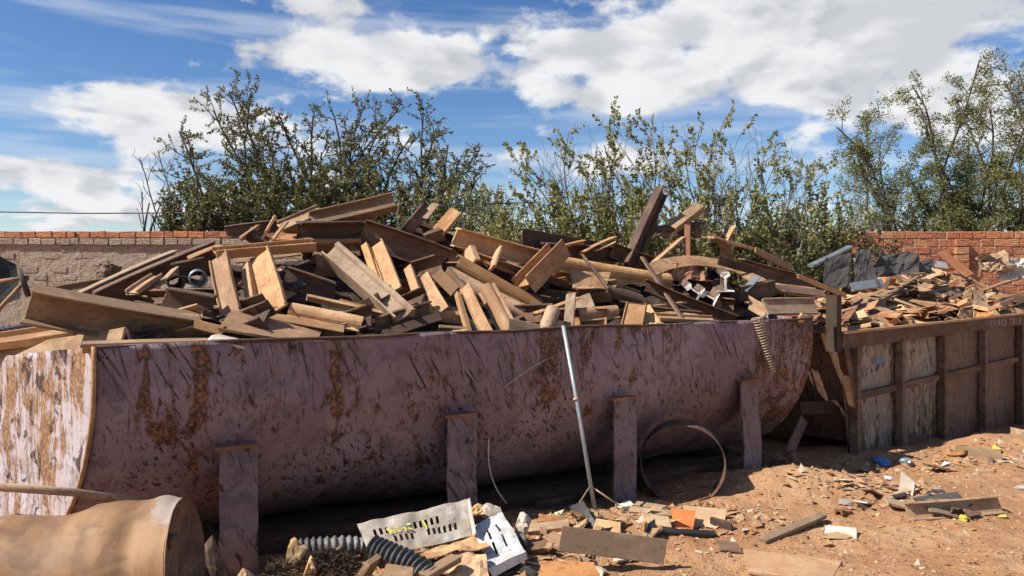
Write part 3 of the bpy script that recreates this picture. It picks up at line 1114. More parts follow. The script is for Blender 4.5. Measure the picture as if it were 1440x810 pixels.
thicket(52, 'bare_shrub', 'pale leafless shrub showing between middle shrub and feathery tree', spots, 19.5,
        dict(DEF, leaf_m=0, kids={1: 3.2, 2: 1.8}, len={1: .5, 2: .9}, **{'from': {1: .3, 2: .35}}), 'bark_pale', 'leaf_b', [1210, 1250, 1290, 1320], r0=.014, depth=2, cat='shrub')
spots = [(r_.uniform(1270, 1480), r_.uniform(262, 330)) for _ in range(46)]
thicket(53, 'low_bush', 'loose green bush along the wall beneath the feathery tree', spots, 19.0,
        dict(DEF, leaf_m=24, leaf=.085, kids={1: 3}, len={1: .6}, **{'from': {1: .35}}), 'bark', 'leaf_c', [1290, 1340, 1390, 1440, 1480], r0=.014)
# bare sapling on the left
t = TreeBuild(61)
for (b0, t0) in [(248, (196, 222)), (245, (222, 212)), (250, (240, 255)), (238, (200, 270)), (245, (215, 300))]:
    A = PX(b0, 0, 16.0); A.z = 0
    t.bough(A, PX(t0[0], t0[1], 16.0 + t.r.uniform(-.4, .4)), .028, 2, dict(DEF, leaf_m=0, rmin=.006, kids={1: 2.4, 2: 1.6}, len={1: .45, 2: .7}, **{'from': {1: .3, 2: .55}}))
t.build('bare_sapling', 'bare leafless sapling at the left end of the dark tree', 'tree', tuple(PX(248, 0, 16).xy) + (0,), 'bark', 'leaf_a')
for (x0, y0, x1, y1) in ((203, 320, 210, 285), (212, 322, 224, 292)):
    o = link('dead_stake', tube_mesh('dead_stake', [PX(x0 - 3, 420, 15.9), PX(x0, y0, 15.9), PX(x1, y1, 15.9)], [.035, .028, .016], 6), M['bark'])
    tag(o, 'thin dead stake standing behind the weathered wall, %s of the pair' % ('left' if x0 < 206 else 'right'), 'stake', 'dead stakes behind the wall')


# power cables behind the wall
for i, (pts, rr, lab) in enumerate([
        ([(-60, 297), (0, 298), (120, 300), (240, 299.5), (380, 298), (560, 292), (760, 284)], .014, 'thick dark overhead cable crossing in front of the left tree')]):
    P3 = [PX(a, b, 15.75 + i * .05) for a, b in pts]
    tag(link('overhead_cable', tube_mesh('overhead_cable', P3, rr, 6), M['galv' if i else 'cable']), lab, 'cable')

# ------------------------------------------------------------------ the half tank
tank = empty('scrap_tank', TC, (0, 0, atan2(TD.y, TD.x)))     # local: x along, y to the back, z up
tag(tank, 'long maroon half-cylinder tank on posts, piled with steel offcuts', 'tank')
ED = V((-0.80, 0.60))      # end plate direction in world
edx, edy = ED.x * TD.x + ED.y * TD.y, ED.x * TB.x + ED.y * TB.y      # in tank axes


def shell_q(th):      # th 0 at front tangent point .. pi at back
    return TR - TR * cos(th), TCZ - TR * sin(th)


prof = [(0.0, TRIM), (0.0, TRIM - .04), (0.0, (TRIM + TCZ) / 2)] + [shell_q(pi * i / 44) for i in range(45)] + [(2 * TR, TRIM - .08), (2 * TR, TRIM)]
vs, fs = [], []
NX = 130
for i in range(NX + 1):
    u = i / NX
    for (q, h) in prof:
        x0 = q * edx / edy                     # meets the slanted end plate
        x = x0 + (TLEN - x0) * u
        dent = 0.034 * mnoise.fractal(V((x * .9, h * 1.3, q)), .8, 2, 3) + 0.006 * mnoise.noise(V((x * 5, h * 4, 1)))
        k = 0.012 * mnoise.noise(V((x * 1.5, 7.7, 0))) + 0.006 * mnoise.noise(V((x * 9, 2.2, 0)))
        w = smoothstep(0, .08, u) * smoothstep(1, .97, u)
        nq, nh = (q - TR) / TR, (min(h, TCZ) - TCZ) / TR
        hh = h + (k if h >= TRIM - .001 else 0)
        vs.append((x, q + nq * dent * w, hh + nh * dent * w))
PN = len(prof)
for i in range(NX):
    for j in range(PN - 1):
        fs.append((i * PN + j, (i + 1) * PN + j, (i + 1) * PN + j + 1, i * PN + j + 1))
sh_ = link('shell', mesh_of('shell', vs, fs, True), M['tank'], tank)
md = sh_.modifiers.new('thickness', 'SOLIDIFY'); md.thickness = 0.010; md.offset = -1


def end_plate(name, xf, mat, drop, out):
    """plate closing the tank, along the profile; drop lowers its top towards the back"""
    vv, ff = [], []
    cols = 40
    rows = 26
    for i in range(cols + 1):
        q = 2 * TR * i / cols
        a = max(-1, min(1, (TR - q) / TR))
        zb = TCZ - TR * sqrt(max(0, 1 - a * a))
        if i in (0, cols): zb = TCZ * .88
        zt = TRIM - drop * min(1.0, q / 1.1) + .006 * mnoise.noise(V((q * 6, 3, 0)))
        for j in range(rows + 1):
            z = zb + (zt - zb) * j / rows
            bul = out * (0.018 * mnoise.fractal(V((q * 2.0, z * 2.0, 4.4)), .8, 2, 3)) * min(1, i / 3)
            vv.append((xf(q) - bul, q + 0.001, z))
    R1 = rows + 1
    for i in range(cols):
        for j in range(rows):
            ff.append((i * R1 + j, i * R1 + j + 1, (i + 1) * R1 + j + 1, (i + 1) * R1 + j))
    o = link(name, mesh_of(name, vv, ff, True), M[mat], tank)
    md = o.modifiers.new('thickness', 'SOLIDIFY'); md.thickness = 0.01; md.offset = 1 if out < 0 else -1
    return o


e = end_plate('end_plate', lambda q: q * edx / edy - .006, 'tank_end', 0.125, 1)
e['label'] = 'lavender end plate with rust runs, sunlight painted into its paler tone'
end_plate('end_plate', lambda q: TLEN + .004, 'tank', 0.0, -1)
# corner weld bead of the front left edge
bead = [(q * edx / edy - .012, q - .012, h) for (q, h) in [(0, TRIM), (0, 1.22), (0, 1.15)] + [shell_q(pi * i / 44) for i in range(1, 20)]]
link('corner_edge', tube_mesh('corner_edge', bead, 0.012, 8), M['rust'], tank)

# rolled top edge and torn bright patches on it
rim_pts = []
for i in range(60):
    u = i / 59
    x = TLEN * u
    rim_pts.append((x, -.004, TRIM - .006 + 0.012 * mnoise.noise(V((x * 1.5, 7.7, 0)))))
link('rim_lip', tube_mesh('rim_lip', rim_pts, 0.011, 6), M['rust_dark'], tank)
for (px, w, h) in ((650, .085, .022), (925, .08, .02), (1128, .075, .045)):
    P = PQ(px, 488 - .0407 * (px - 135), 0)
    s = (P - TC).dot(TD)
    me = lump('torn_patch', (w, .008, h), int(px), 3, .6)
    o = link('torn_patch', me, M['foam'], tank, (s, -.002, TRIM - h * .25))
    me.polygons.foreach_set('use_smooth', [True] * len(me.polygons))

# support posts
for (px, wpx, ytop) in ((336, 54, 632), (650, 41, 587), (880, 31, 563), (1057, 24, 537)):
    P = PQ(px, ytop, -0.03)
    s = (P - TC).dot(TD)
    Y = P.y
    hw = wpx / F * Y / (0.868 + 0.497 * (px - CX) / F * -1) * .5
    z1 = P.z
    y0, y1 = -0.03, 0.16
    gz = min(ground_z(*(TC + TD * s).xy), .06) - .15
    seg = 14
    vv, ff = [], []
    r2 = random.Random(px)
    for k in range(seg + 1):
        z = gz + (z1 - gz) * k / seg
        jx, jy = r2.uniform(-.004, .004), r2.uniform(-.004, .004)
        if px == 1057: jx += .02 * sin(k / seg * 5)
        for (a, b) in ((-hw, y0), (hw, y0), (hw, y1), (hw - .016, y1), (hw - .016, y0 + .016), (-hw, y0 + .016)):
            vv.append((s + a + jx, b + jy, z))
    for k in range(seg):
        for q in range(6):
            j = (q + 1) % 6
            ff.append((k * 6 + q, k * 6 + j, (k + 1) * 6 + j, (k + 1) * 6 + q))
    ff.append((0, 1, 2, 3, 4, 5)[::-1]); ff.append(tuple(seg * 6 + q for q in range(6)))
    link('support_post', mesh_of('support_post', vv, ff), M['post'], tank)
    if True:
        box('post_cap', s - hw - .02, s + hw + .005, y0 - .012, y0 + .05, z1 + .002, z1 + .022, 'rust_red', tank)
box('skid_beam', 0.35, TLEN - .3, .25, .40, -.1, .13, 'rust_dark', tank)
box('skid_beam', 0.35, TLEN - .3, 1.8, 1.95, -.1, .13, 'rust_dark', tank)
for s in (0.6, 2.2, 3.6, 4.8):
    box('saddle_plate', s, s + .02, .3, 1.9, -.05, .16, 'rust_dark', tank)

# ------------------------------------------------------------------ the scrap in the tank
rim_y = lambda x: 488 - 0.0407 * (x - 135)
SIL = [(-60, 455), (0, 445), (130, 410), (230, 372), (300, 340), (360, 318), (440, 302), (500, 300), (560, 305), (620, 290), (650, 312), (700, 325),
       (760, 342), (830, 342), (900, 335), (960, 325), (1000, 332), (1060, 360), (1120, 392), (1145, 425)]


def qd(x, y):
    t = (rim_y(x) - y) / max(20, rim_y(x) - interp(SIL, x))
    return .07 + .95 * max(0, min(1.15, t))


def Pq(p):
    if len(p) == 3:
        return PQ(p[0], p[1], p[2])
    return PQ(p[0], p[1], qd(*p))


G1 = 'steel offcuts heaped in the tank'
S = dict(pl=sec_plate, ib=sec_ibeam, ch=sec_channel, uc=sec_uchannel, an=sec_angle, tr=sec_trough, rl=sec_rail)
NAMES = {'pl': ('steel_plate', 'plate'), 'ib': ('steel_beam', 'beam'), 'ch': ('steel_channel', 'channel'), 'uc': ('steel_channel', 'channel'), 'an': ('steel_angle', 'angle'),
         'tr': ('trough_sleeper', 'sleeper'), 'rl': ('rail_offcut', 'rail'), 'ro': ('steel_bar', 'bar')}
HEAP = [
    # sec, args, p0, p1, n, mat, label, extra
    ('ib', (.185, .13), (40, 428, .34), (272, 466, .30), (.5, -.85, -.35), 'rust_grey', 'large I-beam with shaded web at the front left of the heap', {}),  # duller steel tone put in for the shade on the web
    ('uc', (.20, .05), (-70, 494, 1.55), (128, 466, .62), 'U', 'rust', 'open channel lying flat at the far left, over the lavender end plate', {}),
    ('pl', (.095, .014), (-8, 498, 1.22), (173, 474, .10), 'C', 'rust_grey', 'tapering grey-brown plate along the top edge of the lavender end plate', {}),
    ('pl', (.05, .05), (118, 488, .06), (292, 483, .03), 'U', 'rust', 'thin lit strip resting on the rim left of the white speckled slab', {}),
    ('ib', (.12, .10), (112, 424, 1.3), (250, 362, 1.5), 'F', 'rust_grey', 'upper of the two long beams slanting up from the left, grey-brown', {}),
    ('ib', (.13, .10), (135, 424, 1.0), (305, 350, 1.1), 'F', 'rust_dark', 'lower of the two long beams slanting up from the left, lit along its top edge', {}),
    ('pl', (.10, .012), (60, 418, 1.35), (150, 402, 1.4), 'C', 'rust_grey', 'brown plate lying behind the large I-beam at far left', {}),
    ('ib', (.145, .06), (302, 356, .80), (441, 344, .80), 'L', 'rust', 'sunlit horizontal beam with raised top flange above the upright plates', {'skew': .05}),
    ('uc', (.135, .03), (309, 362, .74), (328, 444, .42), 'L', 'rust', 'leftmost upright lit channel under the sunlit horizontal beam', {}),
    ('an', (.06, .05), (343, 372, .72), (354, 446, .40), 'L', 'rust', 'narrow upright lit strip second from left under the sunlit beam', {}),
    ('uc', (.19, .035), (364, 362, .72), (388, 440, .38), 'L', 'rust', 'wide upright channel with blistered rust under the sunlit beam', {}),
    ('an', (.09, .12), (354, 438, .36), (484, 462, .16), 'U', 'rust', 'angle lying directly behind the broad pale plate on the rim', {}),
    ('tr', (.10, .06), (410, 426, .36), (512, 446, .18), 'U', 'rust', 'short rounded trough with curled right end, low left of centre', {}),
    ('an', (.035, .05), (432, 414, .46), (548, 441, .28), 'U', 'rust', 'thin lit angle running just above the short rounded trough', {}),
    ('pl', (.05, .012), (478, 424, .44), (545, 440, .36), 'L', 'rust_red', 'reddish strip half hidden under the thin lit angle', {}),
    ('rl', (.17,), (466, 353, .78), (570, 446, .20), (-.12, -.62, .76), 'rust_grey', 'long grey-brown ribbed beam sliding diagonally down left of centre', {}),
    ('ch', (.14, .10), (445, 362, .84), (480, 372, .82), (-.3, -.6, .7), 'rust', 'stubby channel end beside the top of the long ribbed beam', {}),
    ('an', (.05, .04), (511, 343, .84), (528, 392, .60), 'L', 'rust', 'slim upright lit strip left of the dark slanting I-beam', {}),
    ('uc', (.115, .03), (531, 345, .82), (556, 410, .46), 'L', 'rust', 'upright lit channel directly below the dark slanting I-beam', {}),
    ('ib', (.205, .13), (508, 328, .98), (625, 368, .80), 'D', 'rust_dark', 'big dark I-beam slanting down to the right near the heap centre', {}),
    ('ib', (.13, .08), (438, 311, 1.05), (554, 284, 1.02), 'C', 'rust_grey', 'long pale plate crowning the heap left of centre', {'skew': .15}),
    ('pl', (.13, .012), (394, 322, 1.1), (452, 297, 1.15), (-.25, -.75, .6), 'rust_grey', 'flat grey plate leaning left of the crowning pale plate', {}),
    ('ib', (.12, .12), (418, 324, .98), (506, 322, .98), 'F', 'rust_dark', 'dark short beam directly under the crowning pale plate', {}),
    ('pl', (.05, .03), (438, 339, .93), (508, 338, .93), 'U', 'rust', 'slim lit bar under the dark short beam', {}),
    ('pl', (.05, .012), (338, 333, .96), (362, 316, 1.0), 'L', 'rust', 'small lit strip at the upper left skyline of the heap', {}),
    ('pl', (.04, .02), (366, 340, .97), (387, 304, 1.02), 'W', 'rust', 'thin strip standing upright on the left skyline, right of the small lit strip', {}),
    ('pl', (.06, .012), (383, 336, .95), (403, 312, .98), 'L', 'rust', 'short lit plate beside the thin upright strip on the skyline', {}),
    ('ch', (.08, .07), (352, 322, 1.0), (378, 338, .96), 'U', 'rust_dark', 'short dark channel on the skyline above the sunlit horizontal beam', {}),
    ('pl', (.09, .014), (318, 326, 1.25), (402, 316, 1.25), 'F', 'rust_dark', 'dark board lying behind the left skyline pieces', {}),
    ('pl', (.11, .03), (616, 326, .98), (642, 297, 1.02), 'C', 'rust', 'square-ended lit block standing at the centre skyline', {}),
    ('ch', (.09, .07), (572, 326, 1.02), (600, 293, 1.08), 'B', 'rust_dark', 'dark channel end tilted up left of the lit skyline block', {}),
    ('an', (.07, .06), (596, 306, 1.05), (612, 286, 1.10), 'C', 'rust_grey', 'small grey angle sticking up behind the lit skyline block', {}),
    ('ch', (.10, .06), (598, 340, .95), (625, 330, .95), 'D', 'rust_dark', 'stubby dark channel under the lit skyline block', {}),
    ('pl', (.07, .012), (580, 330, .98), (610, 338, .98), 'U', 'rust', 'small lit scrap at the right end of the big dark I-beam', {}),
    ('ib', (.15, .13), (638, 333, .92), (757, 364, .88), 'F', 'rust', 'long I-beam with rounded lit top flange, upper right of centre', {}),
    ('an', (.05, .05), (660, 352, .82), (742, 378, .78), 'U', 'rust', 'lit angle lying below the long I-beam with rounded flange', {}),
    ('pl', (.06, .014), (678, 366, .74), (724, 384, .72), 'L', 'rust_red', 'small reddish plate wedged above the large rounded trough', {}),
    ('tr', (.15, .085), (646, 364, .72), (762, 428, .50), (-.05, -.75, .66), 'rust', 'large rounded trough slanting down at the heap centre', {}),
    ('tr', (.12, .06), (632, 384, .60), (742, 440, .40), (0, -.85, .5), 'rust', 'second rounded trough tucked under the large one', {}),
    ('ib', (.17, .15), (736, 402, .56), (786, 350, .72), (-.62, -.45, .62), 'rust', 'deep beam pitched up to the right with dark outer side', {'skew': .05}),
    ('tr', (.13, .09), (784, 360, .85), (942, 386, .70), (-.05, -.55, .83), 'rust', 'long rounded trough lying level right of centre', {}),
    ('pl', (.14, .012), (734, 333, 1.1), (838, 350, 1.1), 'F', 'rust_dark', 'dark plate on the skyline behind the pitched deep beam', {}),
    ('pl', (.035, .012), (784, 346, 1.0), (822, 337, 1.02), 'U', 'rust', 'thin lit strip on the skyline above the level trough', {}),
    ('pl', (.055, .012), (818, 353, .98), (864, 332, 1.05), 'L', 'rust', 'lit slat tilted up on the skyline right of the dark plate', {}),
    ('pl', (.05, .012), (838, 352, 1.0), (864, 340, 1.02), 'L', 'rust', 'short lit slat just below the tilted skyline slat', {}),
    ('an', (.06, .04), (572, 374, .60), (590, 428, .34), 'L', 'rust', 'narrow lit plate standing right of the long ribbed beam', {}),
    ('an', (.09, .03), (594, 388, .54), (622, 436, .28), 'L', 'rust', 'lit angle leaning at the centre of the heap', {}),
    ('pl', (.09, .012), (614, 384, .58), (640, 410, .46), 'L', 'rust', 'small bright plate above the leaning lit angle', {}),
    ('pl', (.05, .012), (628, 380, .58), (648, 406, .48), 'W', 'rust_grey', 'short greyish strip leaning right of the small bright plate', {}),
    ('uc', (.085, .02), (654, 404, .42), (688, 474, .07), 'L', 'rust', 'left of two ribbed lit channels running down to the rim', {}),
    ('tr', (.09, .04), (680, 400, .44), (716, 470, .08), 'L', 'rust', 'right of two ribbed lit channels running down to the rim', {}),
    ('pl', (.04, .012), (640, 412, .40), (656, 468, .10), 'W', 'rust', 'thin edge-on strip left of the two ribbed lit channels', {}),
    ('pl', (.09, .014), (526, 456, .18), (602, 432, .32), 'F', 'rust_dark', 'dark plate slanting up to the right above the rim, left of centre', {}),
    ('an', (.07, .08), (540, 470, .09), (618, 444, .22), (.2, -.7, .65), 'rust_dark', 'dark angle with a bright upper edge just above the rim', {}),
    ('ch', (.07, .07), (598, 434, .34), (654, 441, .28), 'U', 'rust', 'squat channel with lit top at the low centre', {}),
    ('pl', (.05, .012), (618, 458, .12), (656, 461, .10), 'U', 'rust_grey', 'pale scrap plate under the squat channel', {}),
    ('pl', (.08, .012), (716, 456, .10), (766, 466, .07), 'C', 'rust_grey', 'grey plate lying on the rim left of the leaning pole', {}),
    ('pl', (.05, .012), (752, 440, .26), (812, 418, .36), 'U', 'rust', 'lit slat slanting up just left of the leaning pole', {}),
    ('pl', (.07, .01), (803, 412, .30), (798, 470, .05), (-.2, -.95, .1), 'rust_grey', 'upright grey plate behind the top of the leaning pole', {}),
    ('pl', (.04, .02), (820, 360, .82), (856, 408, .40), 'D', 'rust_dark', 'thin dark bar crossing in front of the torn pale plate', {}),
    ('tr', (.10, .06), (813, 434, .26), (868, 430, .26), (-.1, -.5, .85), 'rust', 'short bent trough facing up, right of the leaning pole', {}),
    ('pl', (.17, .01), (896, 430, .26), (889, 462, .05), (-.4, -.75, .5), 'rust', 'left half of a tent of two lit plates on the rim', {'skew': .8}),
    ('pl', (.13, .01), (904, 434, .26), (922, 462, .05), (-.1, -.8, .6), 'rust', 'right half of a tent of two lit plates on the rim', {'skew': .6}),
    ('pl', (.11, .014), (922, 448, .12), (1004, 452, .08), 'L', 'rust', 'low lit plate on the rim right of the plate tent', {}),
    ('pl', (.06, .012), (990, 452, .10), (1050, 456, .06), 'L', 'rust', 'small lit plate on the rim near the rail ends', {}),
    ('ib', (.10, .10), (908, 402, .46), (1034, 452, .12), 'F', 'rust_dark', 'long dark beam with a bright lower edge slanting to the hanging spring', {}),
    ('pl', (.045, .02), (903, 362, .86), (962, 452, .06), 'B', 'rust_dark', 'narrow dark bar crossing over the long dark beam', {}),
    ('pl', (.035, .02), (870, 425, .40), (985, 440, .20), 'U', 'rust_dark', 'dark flat bar behind the plate tent', {}),
    ('rl', (.185,), (1020, 396, .34), (1008, 386, 1.2), (0.97, .1, .05), 'rust_dark', 'rail with bright upright end facing out, near the right end', {'skew': 0, 'cap': 1}),
    ('rl', (.15,), (976, 408, .36), (960, 395, 1.1), (.55, .1, .8), 'rust_dark', 'left of two rails with tilted bright ends', {'skew': 0, 'cap': 1}),
    ('rl', (.15,), (997, 416, .30), (985, 404, 1.1), (.45, .1, .85), 'rust_dark', 'right of two rails with tilted bright ends', {'skew': 0, 'cap': 1}),
    ('ib', (.125, .09), (884, 372, .98), (930, 268, 1.15), (.75, -.65, .1), 'rust_dark', 'dark beam standing up highest on the skyline right of centre', {'skew': .4}),
    ('ch', (.11, .07), (944, 318, 1.02), (984, 287, 1.10), (-.3, -.7, .65), 'rust_grey', 'grey channel tilted up beside the highest dark beam', {}),
    ('pl', (.055, .02), (967, 316, .95), (967, 366, .88), (-.5, -.8, .2), 'rust_red', 'upright reddish bar below the tilted grey channel', {}),
    ('pl', (.05, .02), (912, 376, .86), (960, 334, .96), 'L', 'rust', 'lit bar slanting up to the upright reddish bar', {}),
    ('pl', (.12, .012), (996, 334, .98), (1052, 350, .98), 'L', 'rust', 'lit plate on the skyline right of the curved hoop', {}),
    ('pl', (.07, .02), (1062, 352, 1.0), (1112, 376, .96), 'C', 'rust', 'lit plank-like bar sloping down on the right skyline', {}),
    ('pl', (.05, .012), (1018, 342, 1.0), (1032, 318, 1.05), 'L', 'rust', 'short strip sticking up right of the curved hoop', {}),
    ('an', (.10, .11), (1056, 402, .50), (1160, 412, .40), (-.05, -.7, .7), 'rust_dark', 'long dark angle with bright top edge at the right end of the heap', {}),
    ('pl', (.15, .014), (1074, 432, .20), (1146, 431, .16), 'C', 'rust_grey', 'rectangular lit plate standing on the rim at the right end', {'skew': .05}),
    ('pl', (.12, .012), (1054, 426, .30), (1078, 440, .18), 'L', 'rust', 'triangular lit plate left of the rectangular one at the right end', {'skew': .9}),
    ('an', (.06, .06), (1046, 408, .40), (1066, 388, .46), (-.3, -.8, .5), 'galv', 'small bluish grey bracket near the right end of the heap', {}),
    ('pl', (.05, .012), (1122, 388, .62), (1190, 416, .50), 'C', 'rust', 'lit slat reaching out over the right end of the tank', {}),
    ('pl', (.08, .012), (1010, 366, .72), (1062, 380, .66), 'F', 'rust_dark', 'dark plate under the bent band at the right', {}),
    ('ch', (.14, .06), (1040, 415, .40), (1090, 405, .44), 'F', 'rust_dark', 'dark channel behind the small bluish bracket', {}),
    ('pl', (.09, .012), (186, 414, .66), (222, 390, .78), 'C', 'rust', 'square lit plate standing left of the grey pipe end', {}),
    ('pl', (.07, .012), (222, 402, .74), (246, 378, .80), 'L', 'rust_grey', 'pale strip tilted beside the grey pipe end', {}),
    ('an', (.10, .08), (250, 382, .82), (292, 372, .88), 'F', 'rust_dark', 'dark angle lying above the grey pipe end', {}),
    ('pl', (.08, .012), (264, 362, .92), (308, 344, .98), 'U', 'rust', 'short lit plate at the upper end of the two long beams', {}),
    ('pl', (.04, .012), (256, 392, .80), (284, 400, .72), 'C', 'grey_sheet', 'small grey sheet scrap beside the grey pipe end', {}),
    ('pl', (.05, .012), (272, 455, .20), (312, 465, .10), 'W', 'rust', 'thin cut strip between the large I-beam and the broad pale plate', {}),
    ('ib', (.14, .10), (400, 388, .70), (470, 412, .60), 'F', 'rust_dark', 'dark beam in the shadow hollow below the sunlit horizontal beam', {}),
    ('pl', (.05, .012), (412, 402, .62), (432, 396, .64), (.3, -.8, .4), 'grey_sheet', 'small dark grey scrap glinting in the shadow hollow', {}),
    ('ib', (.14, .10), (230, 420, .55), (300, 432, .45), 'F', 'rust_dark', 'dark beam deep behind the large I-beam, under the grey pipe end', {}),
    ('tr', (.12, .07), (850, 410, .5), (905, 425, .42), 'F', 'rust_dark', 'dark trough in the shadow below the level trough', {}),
    ('pl', (.14, .02), (690, 380, .68), (700, 352, .8), 'W', 'rust', 'small lit end plate between the lit angle and the large trough', {}),
    ('ch', (.11, .05), (655, 350, .84), (664, 372, .74), 'W', 'rust', 'cut channel stub at the left end of the lit angle', {}),
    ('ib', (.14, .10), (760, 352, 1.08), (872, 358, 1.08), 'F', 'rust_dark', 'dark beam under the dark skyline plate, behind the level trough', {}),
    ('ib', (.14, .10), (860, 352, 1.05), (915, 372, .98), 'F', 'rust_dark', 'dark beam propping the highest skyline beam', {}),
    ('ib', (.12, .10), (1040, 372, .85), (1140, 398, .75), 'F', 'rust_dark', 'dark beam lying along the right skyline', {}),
]
for i, (k, a, p0, p1, n, mat, lab, ex) in enumerate(HEAP):
    kw = dict(ragged=.006, bend=.012, twist=.08, nseg=7)
    kw.update(ex)
    if k == 'pl' and a[1] <= .016 and i % 3 != 2:
        k, a = ('uc', (a[0], .03)) if a[0] >= .085 else ('an', (a[0], .035))
    cap = kw.pop('cap', 0)
    nm, ct = NAMES[k]
    nm, ct = next(((w_n, w_c) for w, w_n, w_c in ((' plate', 'steel_plate', 'plate'), (' strip', 'steel_strip', 'strip'), (' slat', 'steel_strip', 'strip')) if w in lab.split(' on ')[0]), (nm, ct))
    piece(nm, S[k](*a), Pq(p0), Pq(p1), n, mat, lab, ct, G1, end='cut_end' if cap else None, seed=100 + i, **kw)

sheet('steel_plate', [PQ(307, 461, .10), PQ(443, 484, .03), PQ(456, 459, .26), PQ(326, 436, .32)], 10, 5, .008, 71, .016, None, 'rust',
      'broad pale plate lying on the rim below the upright plates', 'plate', G1, 3)
sheet('steel_plate', [PQ(806, 405, .50), PQ(852, 407, .48), PQ(858, 384, .62), PQ(803, 378, .66)], 8, 5, .02, 72, .010, None, 'rust',
      'torn pale plate showing behind the thin crossing bar', 'plate', G1, 5)
# bent pieces
def band(name, pts, w, t, n, mat, label, cat, group=None):
    """flat strip bent along a path"""
    pts = [V(p) for p in pts]
    c = sum(pts, V()) / len(pts)
    nn = V(n)
    vs, fs = [], []
    for i, p in enumerate(pts):
        tg = (pts[min(i + 1, len(pts) - 1)] - pts[max(0, i - 1)]).normalized()
        wd = V((0.0, 0.0, 0.0)) + nn - tg * nn.dot(tg)
        wd.normalize()
        th = tg.cross(wd)
        for (a, b) in ((-.5, -.5), (.5, -.5), (.5, .5), (-.5, .5)):
            vs.append(p + wd * a * w + th * b * t - c)
    for i in range(len(pts) - 1):
        for q in range(4):
            j = (q + 1) % 4
            fs.append((i * 4 + q, i * 4 + j, (i + 1) * 4 + j, (i + 1) * 4 + q))
    fs.append((3, 2, 1, 0)); e = (len(pts) - 1) * 4
    fs.append((e, e + 1, e + 2, e + 3))
    o = link(name, mesh_of(name, vs, fs), M[mat], loc=c)
    return tag(o, label, cat, group)


def spline(pts, n=8):
    out = []
    P = [V(p) for p in pts]
    P = [P[0] * 2 - P[1]] + P + [P[-1] * 2 - P[-2]]
    for i in range(1, len(P) - 2):
        for k in range(n):
            t = k / n
            a, b, c, d = P[i - 1], P[i], P[i + 1], P[i + 2]
            out.append(.5 * ((2 * b) + (c - a) * t + (2 * a - 5 * b + 4 * c - d) * t * t + (3 * b - a - 3 * c + d) * t ** 3))
    out.append(P[-2])
    return out


band('bent_band', spline([PQ(915, 380, .72), PQ(940, 371, .80), PQ(980, 367, .82), PQ(1030, 376, .76), PQ(1060, 392, .62), PQ(1090, 404, .50), PQ(1150, 412, .42)]),
     .13, .012, (-.25, .55, .6), 'rust', 'long bent steel band arching over the bright rail ends', 'steel band', G1)
hoop = [PQ(1000 + 26 * sin(a) - 4, 352 - 24 * cos(a) * 1.0 + 6, .95 - .1 * cos(a)) for a in [k * .22 for k in range(0, 12)]]
band('curved_hoop', hoop, .16, .010, (-.35, .9, .1), 'rust', 'curved steel hoop on the skyline right of the upright bar', 'hoop', G1)
sheet('crumpled_sheet', [PQ(915, 334, .98), PQ(988, 330, .98), PQ(984, 314, 1.08), PQ(918, 316, 1.08)], 14, 5, .05, 4, .008, None, 'rust_dark',
      'dark crumpled sheet under the two skyline beams', 'sheet metal', G1, 9)
sheet('crumpled_sheet', [PQ(932, 392, .74), PQ(996, 396, .70), PQ(990, 372, .84), PQ(940, 370, .84)], 12, 6, .06, 6, .008, None, 'rust_red',
      'reddish crumpled sheet under the arching band', 'sheet metal', G1, 9)
sheet('crumpled_sheet', [PQ(134, 394, 1.45), PQ(160, 392, 1.45), PQ(172, 376, 1.5), PQ(140, 370, 1.5)], 10, 8, .07, 9, .006, None, 'rust_dark',
      'dark crumpled scrap standing up alone in front of the weathered wall', 'sheet metal', G1, 9)
# grey pipe ends on the left
for (px, py, r, q, lab) in ((279, 392, .055, .72, 'short grey pipe with its open end facing out, left part of the heap'),
                            (248, 398, .05, .74, 'dark pipe stub left of the grey open pipe end')):
    p0, p1 = PQ(px, py, q), PQ(px - 6, py - 6, q + .45)
    o = link('pipe_offcut', hollow_tube('pipe_offcut', p0, p1, r, .012, 20, 3), M['galv' if px > 260 else 'rust_dark'])
    o.matrix_world = frame_matrix((p0 + p1) / 2, p1 - p0, V((0, 0, 1)))
    tag(o, lab, 'pipe', G1)
p0, p1 = PQ(764, 472, .06), PQ(778, 436, .16)
o = link('pipe_offcut', hollow_tube('pipe_offcut', p0, p1, .052, .010, 20, 3), M['rust_grey'])
o.matrix_world = frame_matrix((p0 + p1) / 2, p1 - p0, V((0, -1, 0)))
tag(o, 'short upright brown pipe just left of the leaning pole', 'pipe', G1)
o = link('concrete_slab', lump('concrete_slab', (.15, .06, .032), 77, 3, .2), M['plaster'], loc=PQ(322, 482, .05))
o.rotation_euler = (0.2, .28, .5)
tag(o, 'white speckled slab resting on the rim under the broad pale plate', 'slab', G1)

# added heap core that stops light, near-black colour painting the shade of the voids
hv, hf = [], []
HN, HM = 90, 34
for i in range(HN + 1):
    s = .04 + (TLEN - .10) * i / HN
    for j in range(HM + 1):
        q = .05 + 2.08 * j / HM
        w = TC + TD * s + TB * q
        px = CX + F * w.x / w.y
        full = EYE - (interp(SIL, px) - HY) / F * (w.y - .0)
        tq = min(1, q / 1.02)
        top = TRIM - .24 + (full - TRIM - .08) * tq if q <= 1.05 else (full - .32) - (q - 1.05) * .75
        z = max(.75, top + .06 * mnoise.fractal(w * 3.0, .7, 2, 4))
        hv.append(tuple(w.xy) + (z,))
for i in range(HN):
    for j in range(HM):
        a = i * (HM + 1) + j
        hf.append((a, a + HM + 1, a + HM + 2, a + 1))
o = link('heap_core', mesh_of('heap_core', hv, hf), M['shade_rust'])
tag(o, 'added dark core beneath the steel offcuts, painted as the shade between them', 'scrap', kind='stuff')

